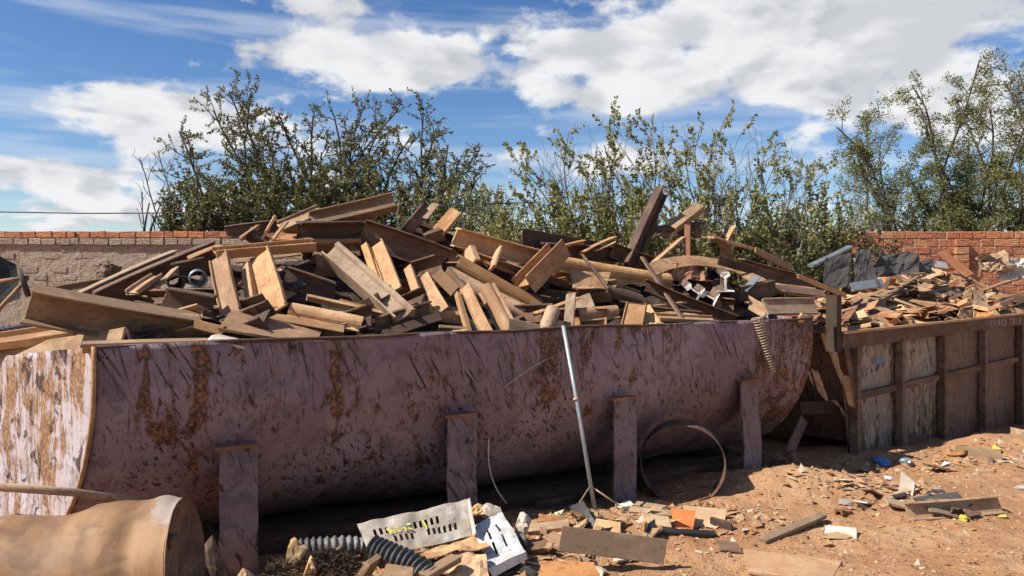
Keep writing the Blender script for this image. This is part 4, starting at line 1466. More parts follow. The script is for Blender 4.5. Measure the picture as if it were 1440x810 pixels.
# small offcuts wedged between
r3 = random.Random(77)
FILL = []
for i in range(16):
    L = r3.uniform(.40, .90)
    k = ('ib', 'an', 'uc', 'ib', 'tr', 'uc', 'an', 'pl')[i % 8]
    a = {'pl': (r3.uniform(.05, .13), .012), 'an': (.07, .06), 'ch': (.11, .05), 'ib': (.15, .11), 'uc': (.14, .06), 'tr': (.12, .07)}[k]
    me = prism(NAMES[k][0], S[k](*a), L, 400 + i, nseg=3, ragged=.006)
    FILL.append((k, me))
FLAB = {'pl': 'small plate offcut wedged between the larger pieces in the tank heap', 'an': 'small angle offcut wedged between the larger pieces in the tank heap',
        'ch': 'short channel offcut wedged between the larger pieces in the tank heap', 'uc': 'short channel offcut wedged between the larger pieces in the tank heap',
        'ib': 'short I-beam offcut wedged between the larger pieces in the tank heap', 'tr': 'short trough offcut wedged between the larger pieces in the tank heap'}
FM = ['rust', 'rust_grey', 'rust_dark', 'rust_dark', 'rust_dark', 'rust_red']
meshmat = {}
for i in range(150):
    k, me = FILL[i % len(FILL)]
    mt = r3.choice(FM)
    key = (me.name, mt)
    if key not in meshmat:
        c = me.copy(); c.materials.append(M[mt]); c.materials.append(M[mt]); meshmat[key] = c
    t_ = r3.random() ** .9
    if i < 100:
        px = r3.uniform(150, 1135)
        py = rim_y(px) + 4 + (interp(SIL, px) + 30 - rim_y(px)) * t_
        q = .24 + .93 * t_ + r3.uniform(.0, .12)
        P = PQ(px, py, q)
        if (P - TC).dot(TD) > TLEN - .15 or (395 < px < 500 and 345 < py < 425) or (205 < px < 305 and 385 < py < 450): continue
    else:
        s, q = r3.uniform(.3, 5.0), r3.uniform(1.15, 2.0)
        w = TC + TD * s + TB * q
        px = CX + F * w.x / w.y
        z = EYE - (interp(SIL, px) - HY) / F * w.y - .16 - (q - 1.05) * .75
        P = V((w.x, w.y, max(1.0, z)))
    o = link(NAMES[k][0], meshmat[key])
    ax = V((r3.choice([-1, 1]) * r3.uniform(.5, 1), r3.uniform(-.5, .5), r3.uniform(-.30, .22))).normalized()
    nn = V((r3.uniform(-.6, .6), r3.uniform(-1.0, -.2), r3.uniform(.2, .9)))
    o.matrix_world = frame_matrix(P, ax, nn)
    if i < 100:
        where = ('at the left end' if px < 300 else 'below the sunlit horizontal beam' if px < 450 else 'around the long ribbed beam' if px < 600 else 'around the large rounded troughs' if px < 780
                 else 'right of the leaning pole' if px < 930 else 'near the bright rail ends' if px < 1060 else 'at the right end')
        where = ('low in tank heap ' if t_ < .4 else 'midway up tank heap ' if t_ < .75 else 'high on tank heap ') + where
    else:
        where = 'on the rear slope of the tank heap'
    tag(o, '%s %s offcut %s' % ({'rust': 'tan', 'rust_grey': 'greyish', 'rust_red': 'reddish', 'rust_dark': 'dark brown'}[mt], {'tr': 'trough', 'ib': 'I-beam'}.get(k, NAMES[k][1]), where), NAMES[k][1],
        'small %s offcuts wedged in the tank heap' % NAMES[k][1])

# things hanging on or leaning at the tank
# coil spring
A, B = PQ(1064, 446, -.03), PQ(1086, 524, -.045)
sp = []
turns = 21
ax = (B - A); L = ax.length; u = ax.normalized(); e1 = u.cross(V((0, 1, 0))).normalized(); e2 = u.cross(e1)
for i in range(turns * 12 + 1):
    a = 2 * pi * i / 12
    rr = .042 * (1 - .35 * i / (turns * 12))
    sp.append(A + ax * (i / (turns * 12)) + (e1 * cos(a) + e2 * sin(a)) * rr)
tag(link('coil_spring', tube_mesh('coil_spring', sp, .0075, 6), M['rust_grey']), 'long coil spring hanging over the tank rim near its right end', 'spring')
# leaning pole with thin braces
base = PX(838, 728, 4.78); top = PQ(792, 458, -.03)
pole = empty('leaning_pole', base)
tag(pole, 'slim galvanised pole leaning against the tank, its foot braced by two rods', 'pole')
link('pipe', tube_mesh('pipe', [V(), (top - base) * .5 + V((.006, 0, 0)), top - base], .0135, 10), M['galv'], pole)
mid = (top - base) * .16
for (px, py, yy) in ((795, 738, 4.66), (886, 722, 4.85)):
    link('brace_rod', tube_mesh('brace_rod', [mid, PX(px, py, yy) - base], .006, 6), M['rust_grey'], pole)
link('collar', tube_mesh('collar', [(top - base) * .60, (top - base) * .615], .018, 10), M['rust'], pole)
# loose wires
tag(link('loose_wire', tube_mesh('loose_wire', spline([PQ(687, 618, -.03), PQ(688, 655, -.06), PQ(697, 685, -.10), PQ(712, 708, -.12)]), .0035, 5), M['pale_paint']),
    'thin pale wire dangling below the tank, right of the second post', 'wire')
tag(link('loose_wire', tube_mesh('loose_wire', spline([PQ(709, 545, -.012), PQ(738, 523, -.03), PQ(772, 503, -.02)]), .0025, 5), M['pale_paint']),
    'thin pale wire slanting across the tank side left of the leaning pole', 'wire')

# plates and rods at the far left edge
Z0 = 5.6
sheet('steel_sheet', [PX(-60, 452, Z0), PX(28, 420, Z0 + .1), PX(22, 372, Z0 + .2), PX(-60, 330, Z0)], 8, 8, .02, 3, .008, None, 'grey_sheet',
      'dark grey steel sheet standing at the far left edge', 'sheet metal')
for (a, b, lab) in (((-10, 397), (40, 390), 'nearly level rusty rod against the grey sheet at far left'), ((-8, 442), (38, 392), 'slanted rusty rod crossing the grey sheet at far left')):
    tag(link('rusty_rod', tube_mesh('rusty_rod', [PX(*a, Z0 - .12), PX(*b, Z0 - .08)], .016, 8), M['rust']), lab, 'rod')
tag(link('wooden_stick', tube_mesh('wooden_stick', [PX(40, 416, Z0 - .1), PX(33, 395, Z0 - .15), PX(27, 378, Z0 - .1)], [.022, .02, .016], 7), M['bark']),
    'short dark stick standing up where the two far left rods meet', 'stick')

# ------------------------------------------------------------------ the right container
box_root = empty('scrap_container', BC, (0, 0, atan2(BD.y, BD.x)))
tag(box_root, 'ribbed rusty open container full of small scrap, right of the tank', 'container')
BL, BW = 7.4, 1.7
SL = .40      # sloped left end


def lbox(name, x0, x1, y0, y1, z0, z1, mat):
    return box(name, x0, x1, y0, y1, z0, z1, mat, box_root)


lbox('top_rail', -.04, BL, -.05, .06, BRIM - .15, BRIM, 'frame_rust')
lip = lbox('rail_lip', -.05, BL, -.075, -.052, BRIM - .012, BRIM + .012, 'rust')
lbox('top_rail', -.04, BL, BW - .06, BW + .05, BRIM - .15, BRIM, 'frame_rust')
ribs = []
for px in (1205, 1268, 1327, 1384, 1436, 1490):
    P = PQ(px, 500, -.05, BC, BB)
    ribs.append((P - BC).dot(BD))
edges = [0.0] + ribs + [BL]
for i, s in enumerate(ribs):
    lbox('rib', s - .036, s + .036, -.075, .0, -.55, BRIM - .152, 'frame_rust')
    lbox('rib_flange', s + .038, s + .056, -.05, .0, -.55, BRIM - .152, 'rust_red')
for i, (a, b) in enumerate(zip(edges, edges[1:])):
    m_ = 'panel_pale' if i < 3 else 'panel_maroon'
    x0 = a + .02
    zl = -0.06 - .065 * b
    sl0 = SL if i == 0 else 0
    vv = [(x0 + sl0, .012, zl), (b - .02, .012, zl), (b - .02, .012, BRIM - .14), (x0, .012, BRIM - .14),
          (x0 + sl0, .03, zl), (b - .02, .03, zl), (b - .02, .03, BRIM - .14), (x0, .03, BRIM - .14)]
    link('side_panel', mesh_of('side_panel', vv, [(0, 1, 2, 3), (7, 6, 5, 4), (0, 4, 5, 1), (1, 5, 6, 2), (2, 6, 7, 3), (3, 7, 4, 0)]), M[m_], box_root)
    lbox('mid_rail', (a + .08 if i else a + .2), b - .06, -.035, .011, .50, .565, 'frame_rust')
    if i > 0:
        pass
lbox('back_wall', 0, BL, BW - .03, BW, .1, BRIM - .15, 'panel_maroon')
lbox('floor_plate', SL, BL, .03, BW - .03, .08, .11, 'panel_maroon')
lbox('end_wall', BL - .03, BL, .03, BW - .03, .1, BRIM, 'panel_maroon')
vv = [(0, .03, BRIM - .02), (0, BW - .03, BRIM - .02), (SL, BW - .03, .1), (SL, .03, .1)]
vv += [(x + .02, y, z - .01) for x, y, z in vv]
link('end_wall', mesh_of('end_wall', vv, [(0, 1, 2, 3), (7, 6, 5, 4), (0, 4, 5, 1), (1, 5, 6, 2), (2, 6, 7, 3), (3, 7, 4, 0)]), M['panel_maroon'], box_root)
# sloped front edge strip and tall corner post
vv = [(-.03, -.06, BRIM - .15), (.06, -.06, BRIM - .15), (SL + .10, -.06, -.2), (SL + .0, -.06, -.2)]
vv += [(x, .011, z) for x, y, z in vv]
link('sloped_edge', mesh_of('sloped_edge', vv, [(0, 3, 2, 1), (4, 5, 6, 7), (0, 1, 5, 4), (1, 2, 6, 5), (2, 3, 7, 6), (3, 0, 4, 7)]), M['frame_rust'], box_root)
lbox('corner_post', -.14, -.045, -.04, .06, .98, BRIM + .34, 'shade_rust')  # dark colour stands in for the heap's shadow on this post
# blue paint dab and lettering
P = PQ(1236, 508, -.0, BC, BB); s = (P - BC).dot(BD)
lbox('paint_dab', s - .05, s + .10, .004, .0115, P.z - .03, P.z + .03, M['blue'])
P = PQ(1387, 463, -.05, BC, BB); s = (P - BC).dot(BD)
lt = empty('lettering', (s, -.0545, BRIM - .135), (radians(90), 0, 0))
lt.parent = box_root
lt.scale = (1.75, 1, 1)
lt['label'] = 'worn pale stencilled lettering on the top rail'
cur = 0.0
for chx in 'FERRO TELE':
    if chx == ' ':
        cur += .05
        continue
    fc = bpy.data.curves.new('letter', 'FONT')
    fc.body = chx
    fc.size = .13
    tmp = bpy.data.objects.new('tmp_text', fc); COL.objects.link(tmp)
    dg = bpy.context.evaluated_depsgraph_get()
    tm = bpy.data.meshes.new_from_object(tmp.evaluated_get(dg))
    bpy.data.objects.remove(tmp)
    tm.materials.clear()
    link('letter', tm, M['worn_letter'], lt, (cur, 0, 0))
    cur += max(v.co.x for v in tm.vertices) + .014

# scrap heap of the right container
BSIL = [(1150, 425), (1185, 412), (1230, 392), (1300, 378), (1360, 374), (1440, 386), (1520, 390)]
brim_y = lambda x: 467 - .104 * (x - 1180)


def bq(x, y):
    t = (brim_y(x) - y) / max(20, brim_y(x) - interp(BSIL, x))
    return .08 + 1.3 * max(0, min(1.1, t))


def Pb(p):
    return PQ(p[0], p[1], p[2] if len(p) == 3 else bq(*p), BC, BB)


hv, hf = [], []
HN, HM = 70, 30
for i in range(HN + 1):
    s = .02 + (BL - .08) * i / HN
    for j in range(HM + 1):
        q = .065 + (BW - .13) * j / HM
        w = BC + BD * s + BB * q
        px = CX + F * w.x / w.y
        full = EYE - (interp(BSIL, px) - HY) / F * w.y
        top = BRIM - .07 + (full - BRIM - .03) * min(1, q / 1.38)
        z = top + .045 * mnoise.fractal(w * 3.2, .7, 2, 5)
        hv.append(tuple(w.xy) + (z,))
for i in range(HN):
    for j in range(HM):
        a = i * (HM + 1) + j
        hf.append((a, a + HM + 1, a + HM + 2, a + 1))
hp = link('heap_core', mesh_of('heap_core', hv, hf), M['rust'])
tag(hp, 'rusty fines filling the right container under the small scrap', 'scrap', kind='stuff')
G2 = 'loose scrap on the right container'
BOXHEAP = [
    ('pl', (.28, .012), (1195, 440), (1268, 412), 'U', 'rust', 'broad tan plate at the left of the right container heap', {}),
    ('pl', (.07, .03), (1225, 440), (1290, 396), 'L', 'rust_grey', 'long bar slanting up at the left of the right container heap', {}),
    ('pl', (.14, .03), (1322, 360), (1364, 394), 'L', 'rust_red', 'orange-brown board tilted up at the back of the right container', {}),
    ('pl', (.10, .012), (1285, 372), (1330, 394), 'L', 'rust', 'pale board sloping right below the dark curved sheet', {}),
    ('ch', (.16, .06), (1290, 418), (1352, 402), 'U', 'rust', 'long lit channel across the middle of the right container heap', {}),
    ('pl', (.05, .02), (1290, 424), (1366, 400), 'F', 'rust_dark', 'dark bar along the front of the lit channel in the right container', {}),
    ('an', (.06, .06), (1385, 412), (1445, 392), 'U', 'rust', 'lit angle at the right of the right container heap', {}),
    ('ib', (.16, .12), (1398, 438), (1460, 416), 'L', 'rust', 'large lit beam lying at the right edge above the stencilled lettering', {}),
    ('pl', (.10, .012), (1186, 462, .07), (1204, 436), 'L', 'rust_red', 'reddish plate in the left corner of the right container', {}),
    ('pl', (.05, .02), (1190, 448), (1212, 430), 'D', 'rust_dark', 'dark bar in the left corner of the right container', {}),
    ('pl', (.13, .012), (1228, 440), (1246, 428), 'W', 'rust', 'block-like plate standing near the rim of the right container', {}),
    ('pl', (.16, .012), (1272, 448), (1290, 446), 'L', 'rust', 'pale torn plate on the front rim of the right container', {'ragged': .03}),
    ('an', (.05, .05), (1250, 425), (1290, 440), 'U', 'rust', 'small lit angle above the pale torn plate', {}),
    ('pl', (.06, .012), (1320, 424), (1352, 414), 'C', 'rust_grey', 'grey strip at the middle front of the right container', {}),
]
for i, (k, a, p0, p1, n, mat, lab, ex) in enumerate(BOXHEAP):
    nm, ct = NAMES[k]
    A, B = Pb(p0), Pb(p1)
    A.z += .07; B.z += .07
    piece(nm, S[k](*a), A, B, n, mat, lab, ct, G2, seed=700 + i, **ex)
# folded triangular plates near the rim
sheet('folded_plate', [Pb((1346, 448, .10)), Pb((1368, 450, .14)), Pb((1366, 404, .42)), Pb((1358, 408, .40))], 6, 10, .02, 8, .010, None, 'rust',
      'left leaf of the folded tan plate standing by the rim of the right container', 'plate', G2, 3)
sheet('folded_plate', [Pb((1369, 450, .14)), Pb((1410, 444, .10)), Pb((1388, 420, .34)), Pb((1368, 403, .44))], 8, 8, .02, 12, .010, None, 'rust',
      'right leaf of the folded tan plate standing by the rim of the right container', 'plate', G2, 3)
# random small scrap
SM = []
r4 = random.Random(99)
for i in range(18):
    k = ('pl', 'pl', 'an', 'pl', 'ch', 'pl')[i % 6]
    L = r4.uniform(.14, .48)
    a = {'pl': (r4.uniform(.04, .19), .01), 'an': (.07, .06), 'ch': (.10, .05)}[k]
    SM.append((k, prism(NAMES[k][0], S[k](*a), L, 800 + i, nseg=2, bend=.03, twist=.3, skew=.7, ragged=.015, ch=.0015)))
CWORD = {'rust': 'tan', 'rust_grey': 'greyish', 'rust_red': 'reddish', 'rust_dark': 'dark brown'}
BL_LAB = {'pl': 'small loose plate scrap on the right container heap', 'an': 'small loose angle scrap on the right container heap', 'ch': 'small loose channel scrap on the right container heap'}
for i in range(250):
    k, me = SM[i % len(SM)]
    mt = r4.choice(['rust', 'rust', 'rust_grey', 'rust_red', 'rust_red', 'rust_dark', 'rust_dark'])
    key = (me.name, mt)
    if key not in meshmat:
        c = me.copy(); c.materials.append(M[mt]); c.materials.append(M[mt]); meshmat[key] = c
    s = r4.uniform(.05, 6.2) if i > 60 else r4.uniform(.05, 2.5)
    q = r4.uniform(.1, 1.5)
    w = BC + BD * s + BB * q
    px = CX + F * w.x / w.y
    full = EYE - (interp(BSIL, px) - HY) / F * w.y
    z = BRIM - .045 + (full - BRIM - .03) * min(1, q / 1.38) + .045 * mnoise.fractal(w * 3.2, .7, 2, 5) + r4.uniform(0, .05)
    o = link(NAMES[k][0], meshmat[key])
    ax = V((r4.uniform(-1, 1), r4.uniform(-1, 1), r4.uniform(-.3, .3)))
    nn = V((r4.uniform(-.6, .5), r4.uniform(-.7, .3), 1))
    o.matrix_world = frame_matrix(V((w.x, w.y, z)), ax, nn)
    zone = ('left corner' if s < .7 else 'left of middle' if s < 1.8 else 'near middle' if s < 3.2 else 'towards right end')
    row = 'at front rim' if q < .45 else 'middle row' if q < 1.0 else 'at back'
    tag(o, '%s %s %s scrap on container heap, %s, %s' % ('long' if me.name and max(v.co.x for v in me.vertices) > .12 else 'short', CWORD[mt], NAMES[k][1], row, zone), NAMES[k][1],
        'small loose %s scrap on the right container' % NAMES[k][1])

# grey sheets and drum-like shells at the back left of the right container
sheet('steel_sheet', [PX(1158, 408, 7.9), PX(1196, 404, 8.0), PX(1196, 356, 8.2), PX(1162, 362, 8.1)], 8, 8, .04, 5, .006, None, 'grey_sheet',
      'grey steel sheet standing behind the right end of the tank', 'sheet metal', None, 5)
sheet('steel_sheet', [PX(1202, 408, 8.2), PX(1236, 404, 8.3), PX(1222, 350, 8.6), PX(1203, 352, 8.5)], 8, 8, .04, 15, .006, None, 'grey_sheet',
      'darker grey sheet with a pointed top, beside the large curved sheet', 'sheet metal', None, 5)
sheet('curved_sheet', [PX(1228, 390, 9.0), PX(1316, 384, 10.1), PX(1312, 364, 10.3), PX(1230, 350, 9.3)], 18, 9, .16, 33, .010, None, 'grey_sheet',
      'large dark buckled steel sheet standing behind the right container scrap', 'sheet metal', None, 2.2)
piece('steel_bar', sec_plate(.07, .03), PX(1140, 374, 8.0), PX(1196, 347, 8.6), 'U', 'galv', 'pale bar tilted up against the grey sheets right of the tank', 'bar')
piece('steel_bar', sec_plate(.10, .03), PX(1196, 404, 8.0), PX(1240, 398, 8.4), 'C', 'galv', 'pale bar lying in front of the grey sheets', 'bar')
piece('steel_bar', sec_plate(.10, .05), PX(1312, 372, 10.3), PX(1330, 374, 10.4), 'C', 'pale_paint', 'small pale block at the right end of the dark curved sheet', 'block')
sheet('crumpled_sheet', [PX(1380, 384, 10.6), PX(1420, 384, 11.0), PX(1412, 352, 11.2), PX(1376, 360, 10.8)], 12, 8, .16, 23, .006, None, 'rust_grey',
      'crumpled brown scrap heap piece at the back by the red brick wall', 'sheet metal', None, 6)
sheet('crumpled_sheet', [PX(1405, 392, 10.9), PX(1470, 388, 11.3), PX(1465, 366, 11.5), PX(1410, 364, 11.2)], 12, 6, .14, 27, .006, None, 'pale_paint',
      'crumpled pale scrap at the back right by the red brick wall', 'sheet metal', None, 6)

# ------------------------------------------------------------------ things on the ground
def on_ground(px, py):
    """ground point seen at a picture point"""
    Y = 3.2
    while Y < 14:
        P = PX(px, py, Y)
        if P.z <= ground_z(P.x, P.y):
            return P
        Y += .01
    return P


# open pipe under the tank
c0 = PX(960, 655, 5.44)
p0, p1 = c0, c0 + V((.035, .17, .01))
o = link('pipe_ring', hollow_tube('pipe_ring', p0, p1, .306, .005, 48, 6, .015, 3), M['rust_dark'])
o.matrix_world = frame_matrix((p0 + p1) / 2, (p1 - p0), V((0, 0, 1)))
tag(o, 'wide open steel pipe lying under the tank between the two right posts', 'pipe')

# crushed drum, bottom left
def drum_r(u, a):
    hoopr = .006 * math.exp(-((u - .30) / .012) ** 2) + .006 * math.exp(-((u - .64) / .012) ** 2)
    crush = .013 * mnoise.fractal(V((u * 3.2, cos(a) * .9, sin(a) * .9)), .8, 2, 4)
    fold = -.03 * math.exp(-((u - .84) / .06) ** 2) * max(0, sin(a - .6)) ** 3 - .035 * math.exp(-((u - .5) / .13) ** 2) * max(0, sin(a)) ** 2 - .03 * math.exp(-((u - 1) / .05) ** 2) * max(0, sin(a + .5)) ** 4
    rim = .006 * math.exp(-((u - 1) / .012) ** 2)
    return .295 + hoopr + crush + fold + rim


dr = empty('crushed_drum', PX(120, 800, 2.95))
dax0, dax1 = PX(-90, 842, 2.96), PX(262, 795, 3.12)
X = (dax1 - dax0).normalized(); Z = (V((0, 0, 1)) - X * X.z).normalized(); Yv = Z.cross(X)
L = (dax1 - dax0).length
vs, fs = [], []
NS, NA = 60, 56
for i in range(NS + 1):
    u = i / NS
    for k in range(NA):
        a = 2 * pi * k / NA
        rr = drum_r(u, a)
        vs.append(dax0 + X * (L * u) + (Yv * cos(a) + Z * sin(a)) * rr - dr.location)
for i in range(NS):
    for k in range(NA):
        j = (k + 1) % NA
        fs.append((i * NA + k, i * NA + j, (i + 1) * NA + j, (i + 1) * NA + k))
fs.append(tuple(range(NA))[::-1])
link('body', mesh_of('body', vs, fs, True), M['drum'], dr)
# recessed end
vs, fs = [], []
for (rk, d) in ((1.0, 0), (.975, .004), (.94, -.014), (.5, -.022), (.0, -.024)):
    for k in range(NA):
        a = 2 * pi * k / NA
        rr = rk * drum_r(1, a)
        vs.append(dax1 + X * d + (Yv * cos(a) + Z * sin(a)) * rr - dr.location + X * .01 * mnoise.noise(V((cos(a), sin(a), rr * 4))))
for i in range(4):
    for k in range(NA):
        j = (k + 1) % NA
        fs.append((i * NA + k, i * NA + j, (i + 1) * NA + j, (i + 1) * NA + k))
link('end_lid', mesh_of('end_lid', vs, fs, True), M['rust_dark'], dr)  # darker than the body, the shadow on this end put into its colour
bx0 = dax1 + (Yv * -.13 + Z * .15) + X * -.02 - dr.location
link('bung', tube_mesh('bung', [bx0, bx0 + X * .025], .03, 12), M['rust_dark'], dr)
tag(dr, 'crushed rust-brown steel drum lying in the bottom left corner', 'drum')
tag(link('rusty_rod', tube_mesh('rusty_rod', [PX(-40, 682, 3.0), PX(100, 692, 3.25), PX(200, 706, 3.45)], .018, 10), M['rust_grey']),
    'long rusty pipe above the crushed drum, crossing the lavender end plate', 'pipe')
tag(link('steel_block', lump('steel_block', (.06, .05, .14), 5, 2, .1), M['rust_dark'], loc=PX(300, 792, 3.55)), 'dark block between the crushed drum and the first post', 'block')

def RB(px, py, Y):
    return PX(px, py, Y * 1.09)


# corrugated hoses
def hose(pts, r, n_per_m, label):
    P = spline(pts, 30)
    L = sum((b - a).length for a, b in zip(P, P[1:]))
    N = int(L * n_per_m) * 6
    pl, rad = [], []
    for i in range(N + 1):
        u = i / N * (len(P) - 1)
        a = min(int(u), len(P) - 2)
        pl.append(P[a].lerp(P[a + 1], u - a))
        rad.append(r * (1 + .16 * cos(2 * pi * i / 6)))
    c = sum(pl, V()) / len(pl)
    rr = rad + [x * .72 for x in rad[::-1]]
    pp = pl + pl[::-1]
    o = link('corrugated_hose', tube_mesh('corrugated_hose', [q - c for q in pp], rr, 18, False), M['hose'], loc=c)
    return tag(o, label, 'hose')


hose([RB(414, 772, 3.62), RB(450, 769, 3.66), RB(490, 767, 3.7), RB(520, 772, 3.74)], .047, 30, 'dusty corrugated hose disappearing behind the slotted grey panel')
hose([RB(524, 772, 3.50), RB(550, 783, 3.46), RB(580, 796, 3.42), RB(606, 815, 3.36)], .062, 34, 'thick black corrugated hose in front of the slotted grey panel')

# slotted grey panel
holes = set()
r5 = random.Random(4)
for i in range(4, 36):
    if i % 2 == 0:
        if i < 10 or i > 17: holes |= {(i, 6), (i, 7)} if i < 28 else set()
        if i > 9 and i < 34 and i not in (18, 20): holes |= {(i, 3), (i, 4)}
pv = sheet('slotted_panel', [RB(522, 786, 3.62), RB(664, 752, 3.80), RB(656, 704, 3.94), RB(502, 737, 3.76)], 38, 11, .030, 3, .004, holes, 'pale_paint',
           'dented grey metal panel with two rows of slots and yellow scrawl', 'panel', None, 4)
loc = pv.location
a, b, d = RB(522, 786, 3.62), RB(664, 752, 3.80), RB(502, 737, 3.76)
nn = (b - a).cross(d - a).normalized()
if nn.y > 0: nn = -nn
lm = []
for (u0, v0, u1, v1) in [(.24, .66, .27, .48), (.27, .48, .29, .66), (.29, .66, .31, .48), (.33, .66, .36, .50), (.36, .66, .34, .5), (.38, .66, .41, .66), (.38, .58, .41, .58), (.41, .66, .41, .48), (.44, .66, .47, .64), (.44, .55, .47, .48), (.60, .66, .61, .44)]:
    q0 = a + (b - a) * u0 + (d - a) * v0 + nn * .014 - loc
    q1 = a + (b - a) * u1 + (d - a) * v1 + nn * .014 - loc
    lm.append((q0, q1))
for q0, q1 in lm:
    t = (q1 - q0).normalized(); w = t.cross(nn) * .005
    link('scrawl_stroke', mesh_of('scrawl_stroke', [q0 - w, q1 - w, q1 + w, q0 + w], [(0, 1, 2, 3)]), M['yellow'], pv)
# folded right-hand flange of the panel
fl = [RB(664, 752, 3.80), RB(669, 750, 3.72), RB(660, 700, 3.87), RB(656, 704, 3.94)]
vs = [p_ - loc for p_ in fl]; vs += [p_ + V((.003, .003, 0)) - loc for p_ in fl]
link('side_flange', mesh_of('side_flange', vs, [(0, 1, 2, 3), (7, 6, 5, 4), (0, 4, 5, 1), (1, 5, 6, 2), (2, 6, 7, 3), (3, 7, 4, 0)]), M['pale_paint'], pv)

# white enamel cover with slots
holes = set()
for (i, j) in ((5, 3), (5, 8), (10, 4), (10, 9)):
    holes |= {(i, j + k) for k in range(4)}
wv = sheet('enamel_cover', [RB(686, 800, 3.55), RB(739, 776, 3.66), RB(706, 719, 3.95), RB(664, 738, 3.88)], 16, 16, .022, 11, .004, holes, 'white_paint',
           'bent white enamel cover with slots, leaning at the middle of the ground rubble', 'metal cover', None, 5)
loc = wv.location
fl = [RB(686, 800, 3.55), RB(694, 812, 3.56), RB(742, 786, 3.67), RB(739, 776, 3.66)]
vs = [p_ - loc for p_ in fl]; vs += [p_ + V((.0, .004, .002)) - loc for p_ in fl]
link('lower_flange', mesh_of('lower_flange', vs, [(0, 1, 2, 3), (7, 6, 5, 4), (0, 4, 5, 1), (1, 5, 6, 2), (2, 6, 7, 3), (3, 7, 4, 0)]), M['white_paint'], wv)
sheet('torn_sheet', [RB(572, 788, 3.50), RB(690, 770, 3.62), RB(672, 752, 3.85), RB(590, 772, 3.72)], 14, 6, .035, 17, .005, None, 'rust',
      'torn tan sheet lying below the slotted grey panel', 'sheet metal', None, 5)
sheet('torn_sheet', [RB(622, 800, 3.42), RB(688, 812, 3.42), RB(682, 776, 3.60), RB(640, 776, 3.60)], 10, 8, .05, 19, .005, None, 'rust',
      'crumpled tan sheet just left of the white enamel cover', 'sheet metal', None, 6)
for (px, py, Y, sz, sd, mat, lab) in [
        (735, 736, 4.0, (.055, .06, .075), 3, 'plaster', 'pale plaster lump right of the white enamel cover'),
        (690, 722, 4.05, (.075, .06, .05), 8, 'plaster', 'pale crumbly lump behind the white enamel cover'),
        (672, 716, 4.1, (.05, .05, .035), 18, 'foam', 'small tan lump at the right end of the slotted panel'),
        (412, 792, 3.42, (.07, .05, .10), 23, 'foam', 'tan foam lump at the lower left of the rubble, beside dark fibre'),
        (345, 812, 3.3, (.05, .05, .05), 25, 'foam', 'small tan lump at the bottom edge below the first post'),
        (438, 800, 3.36, (.05, .04, .06), 26, 'foam', 'yellowish foam piece touching the dark fibre'),
        (905, 750, 4.55, (.05, .03, .07), 33, 'foam', 'brown foam wedge behind the long brown plate'),
        (735, 765, 3.85, (.04, .05, .06), 35, 'black', 'black lump right of the white enamel cover'),
        (1305, 703, 5.45, (.04, .03, .05), 41, 'black', 'small black block on the dirt beside the half-buried beam'),
        (1365, 722, 5.15, (.09, .05, .03), 42, 'rust_dark', 'dark brown clod under the half-buried beam'),
        (1355, 728, 5.1, (.03, .03, .025), 43, 'yellow', 'dull yellow scrap left of the dark clod'),
        (1407, 725, 5.1, (.06, .03, .02), 44, 'yellow', 'bright yellow scrap at the right end of the half-buried beam'),
        (1402, 634, 6.9, (.08, .04, .04), 45, 'yellow', 'pale yellow scrap near the right edge by the container foot'),
        (1240, 650, 6.9, (.10, .05, .045), 46, 'blue', 'blue plastic scrap in the shade at the container foot'),
        (1275, 652, 6.8, (.06, .05, .05), 47, 'galv', 'grey can-like scrap next to the blue plastic'),
        (1330, 650, 6.6, (.07, .03, .02), 48, 'white_paint', 'white paper scrap on the dirt before the container'),
        (1250, 672, 6.3, (.05, .03, .02), 49, 'white_paint', 'small white scrap on the dirt left of the container ribs'),
        (1175, 752, 4.8, (.10, .05, .015), 50, 'litter', 'flat pale scrap on the dirt right of the lit board'),
        (1190, 705, 5.5, (.07, .05, .02), 51, 'pale_paint', 'crumpled grey plastic on the dirt mound'),
        (1320, 690, 5.8, (.06, .04, .02), 52, 'grey_sheet', 'grey flake on the dirt right of the mound'),
        (1435, 685, 5.9, (.05, .03, .02), 53, 'pale_paint', 'pale lilac scrap on the dirt at the right edge')]:
    me = lump('rubble_lump', sz, sd, 3, .45)
    P = RB(px, py, Y) if px < 760 else PX(px, py, Y)
    if Y > 4.4:
        P = on_ground(px, py + 3) + V((0, 0, sz[2] * .5))
    o = link('rubble_lump', me, M[mat], loc=P)
    o.rotation_euler = (0, 0, sd)
    tag(o, lab, 'lump')
# matted fibre
def fibre(name, c, rad, n, seed, label):
    r = random.Random(seed)
    bm_v, bm_f = [], []
    for _ in range(n):
        a, b_ = r.uniform(0, 2 * pi), r.uniform(0, pi / 2)
        p = V((cos(a) * cos(b_) * rad[0], sin(a) * cos(b_) * rad[1], sin(b_) * rad[2])) * r.uniform(.75, 1.05)
        d = V((r.uniform(-1, 1), r.uniform(-1, 1), r.uniform(-.6, .8))).normalized() * .05
        e = V((r.uniform(-1, 1), r.uniform(-1, 1), r.uniform(-1, 1))).normalized() * .03
        pts = [p, p + d * .5 + e * .5, p + d + e * .2]
        w = V((0, 0, .0022))
        i0 = len(bm_v)
        for q in pts: bm_v += [q - w, q + w]
        bm_f += [(i0, i0 + 2, i0 + 3, i0 + 1), (i0 + 2, i0 + 4, i0 + 5, i0 + 3)]
    root = link(name, mesh_of(name, bm_v, bm_f), M['wool'], loc=c)
    core = link('matted_core', lump('matted_core', tuple(x * .85 for x in rad), seed, 3, .4), M['wool'], root)
    tag(root, label, 'fibre')
    return root


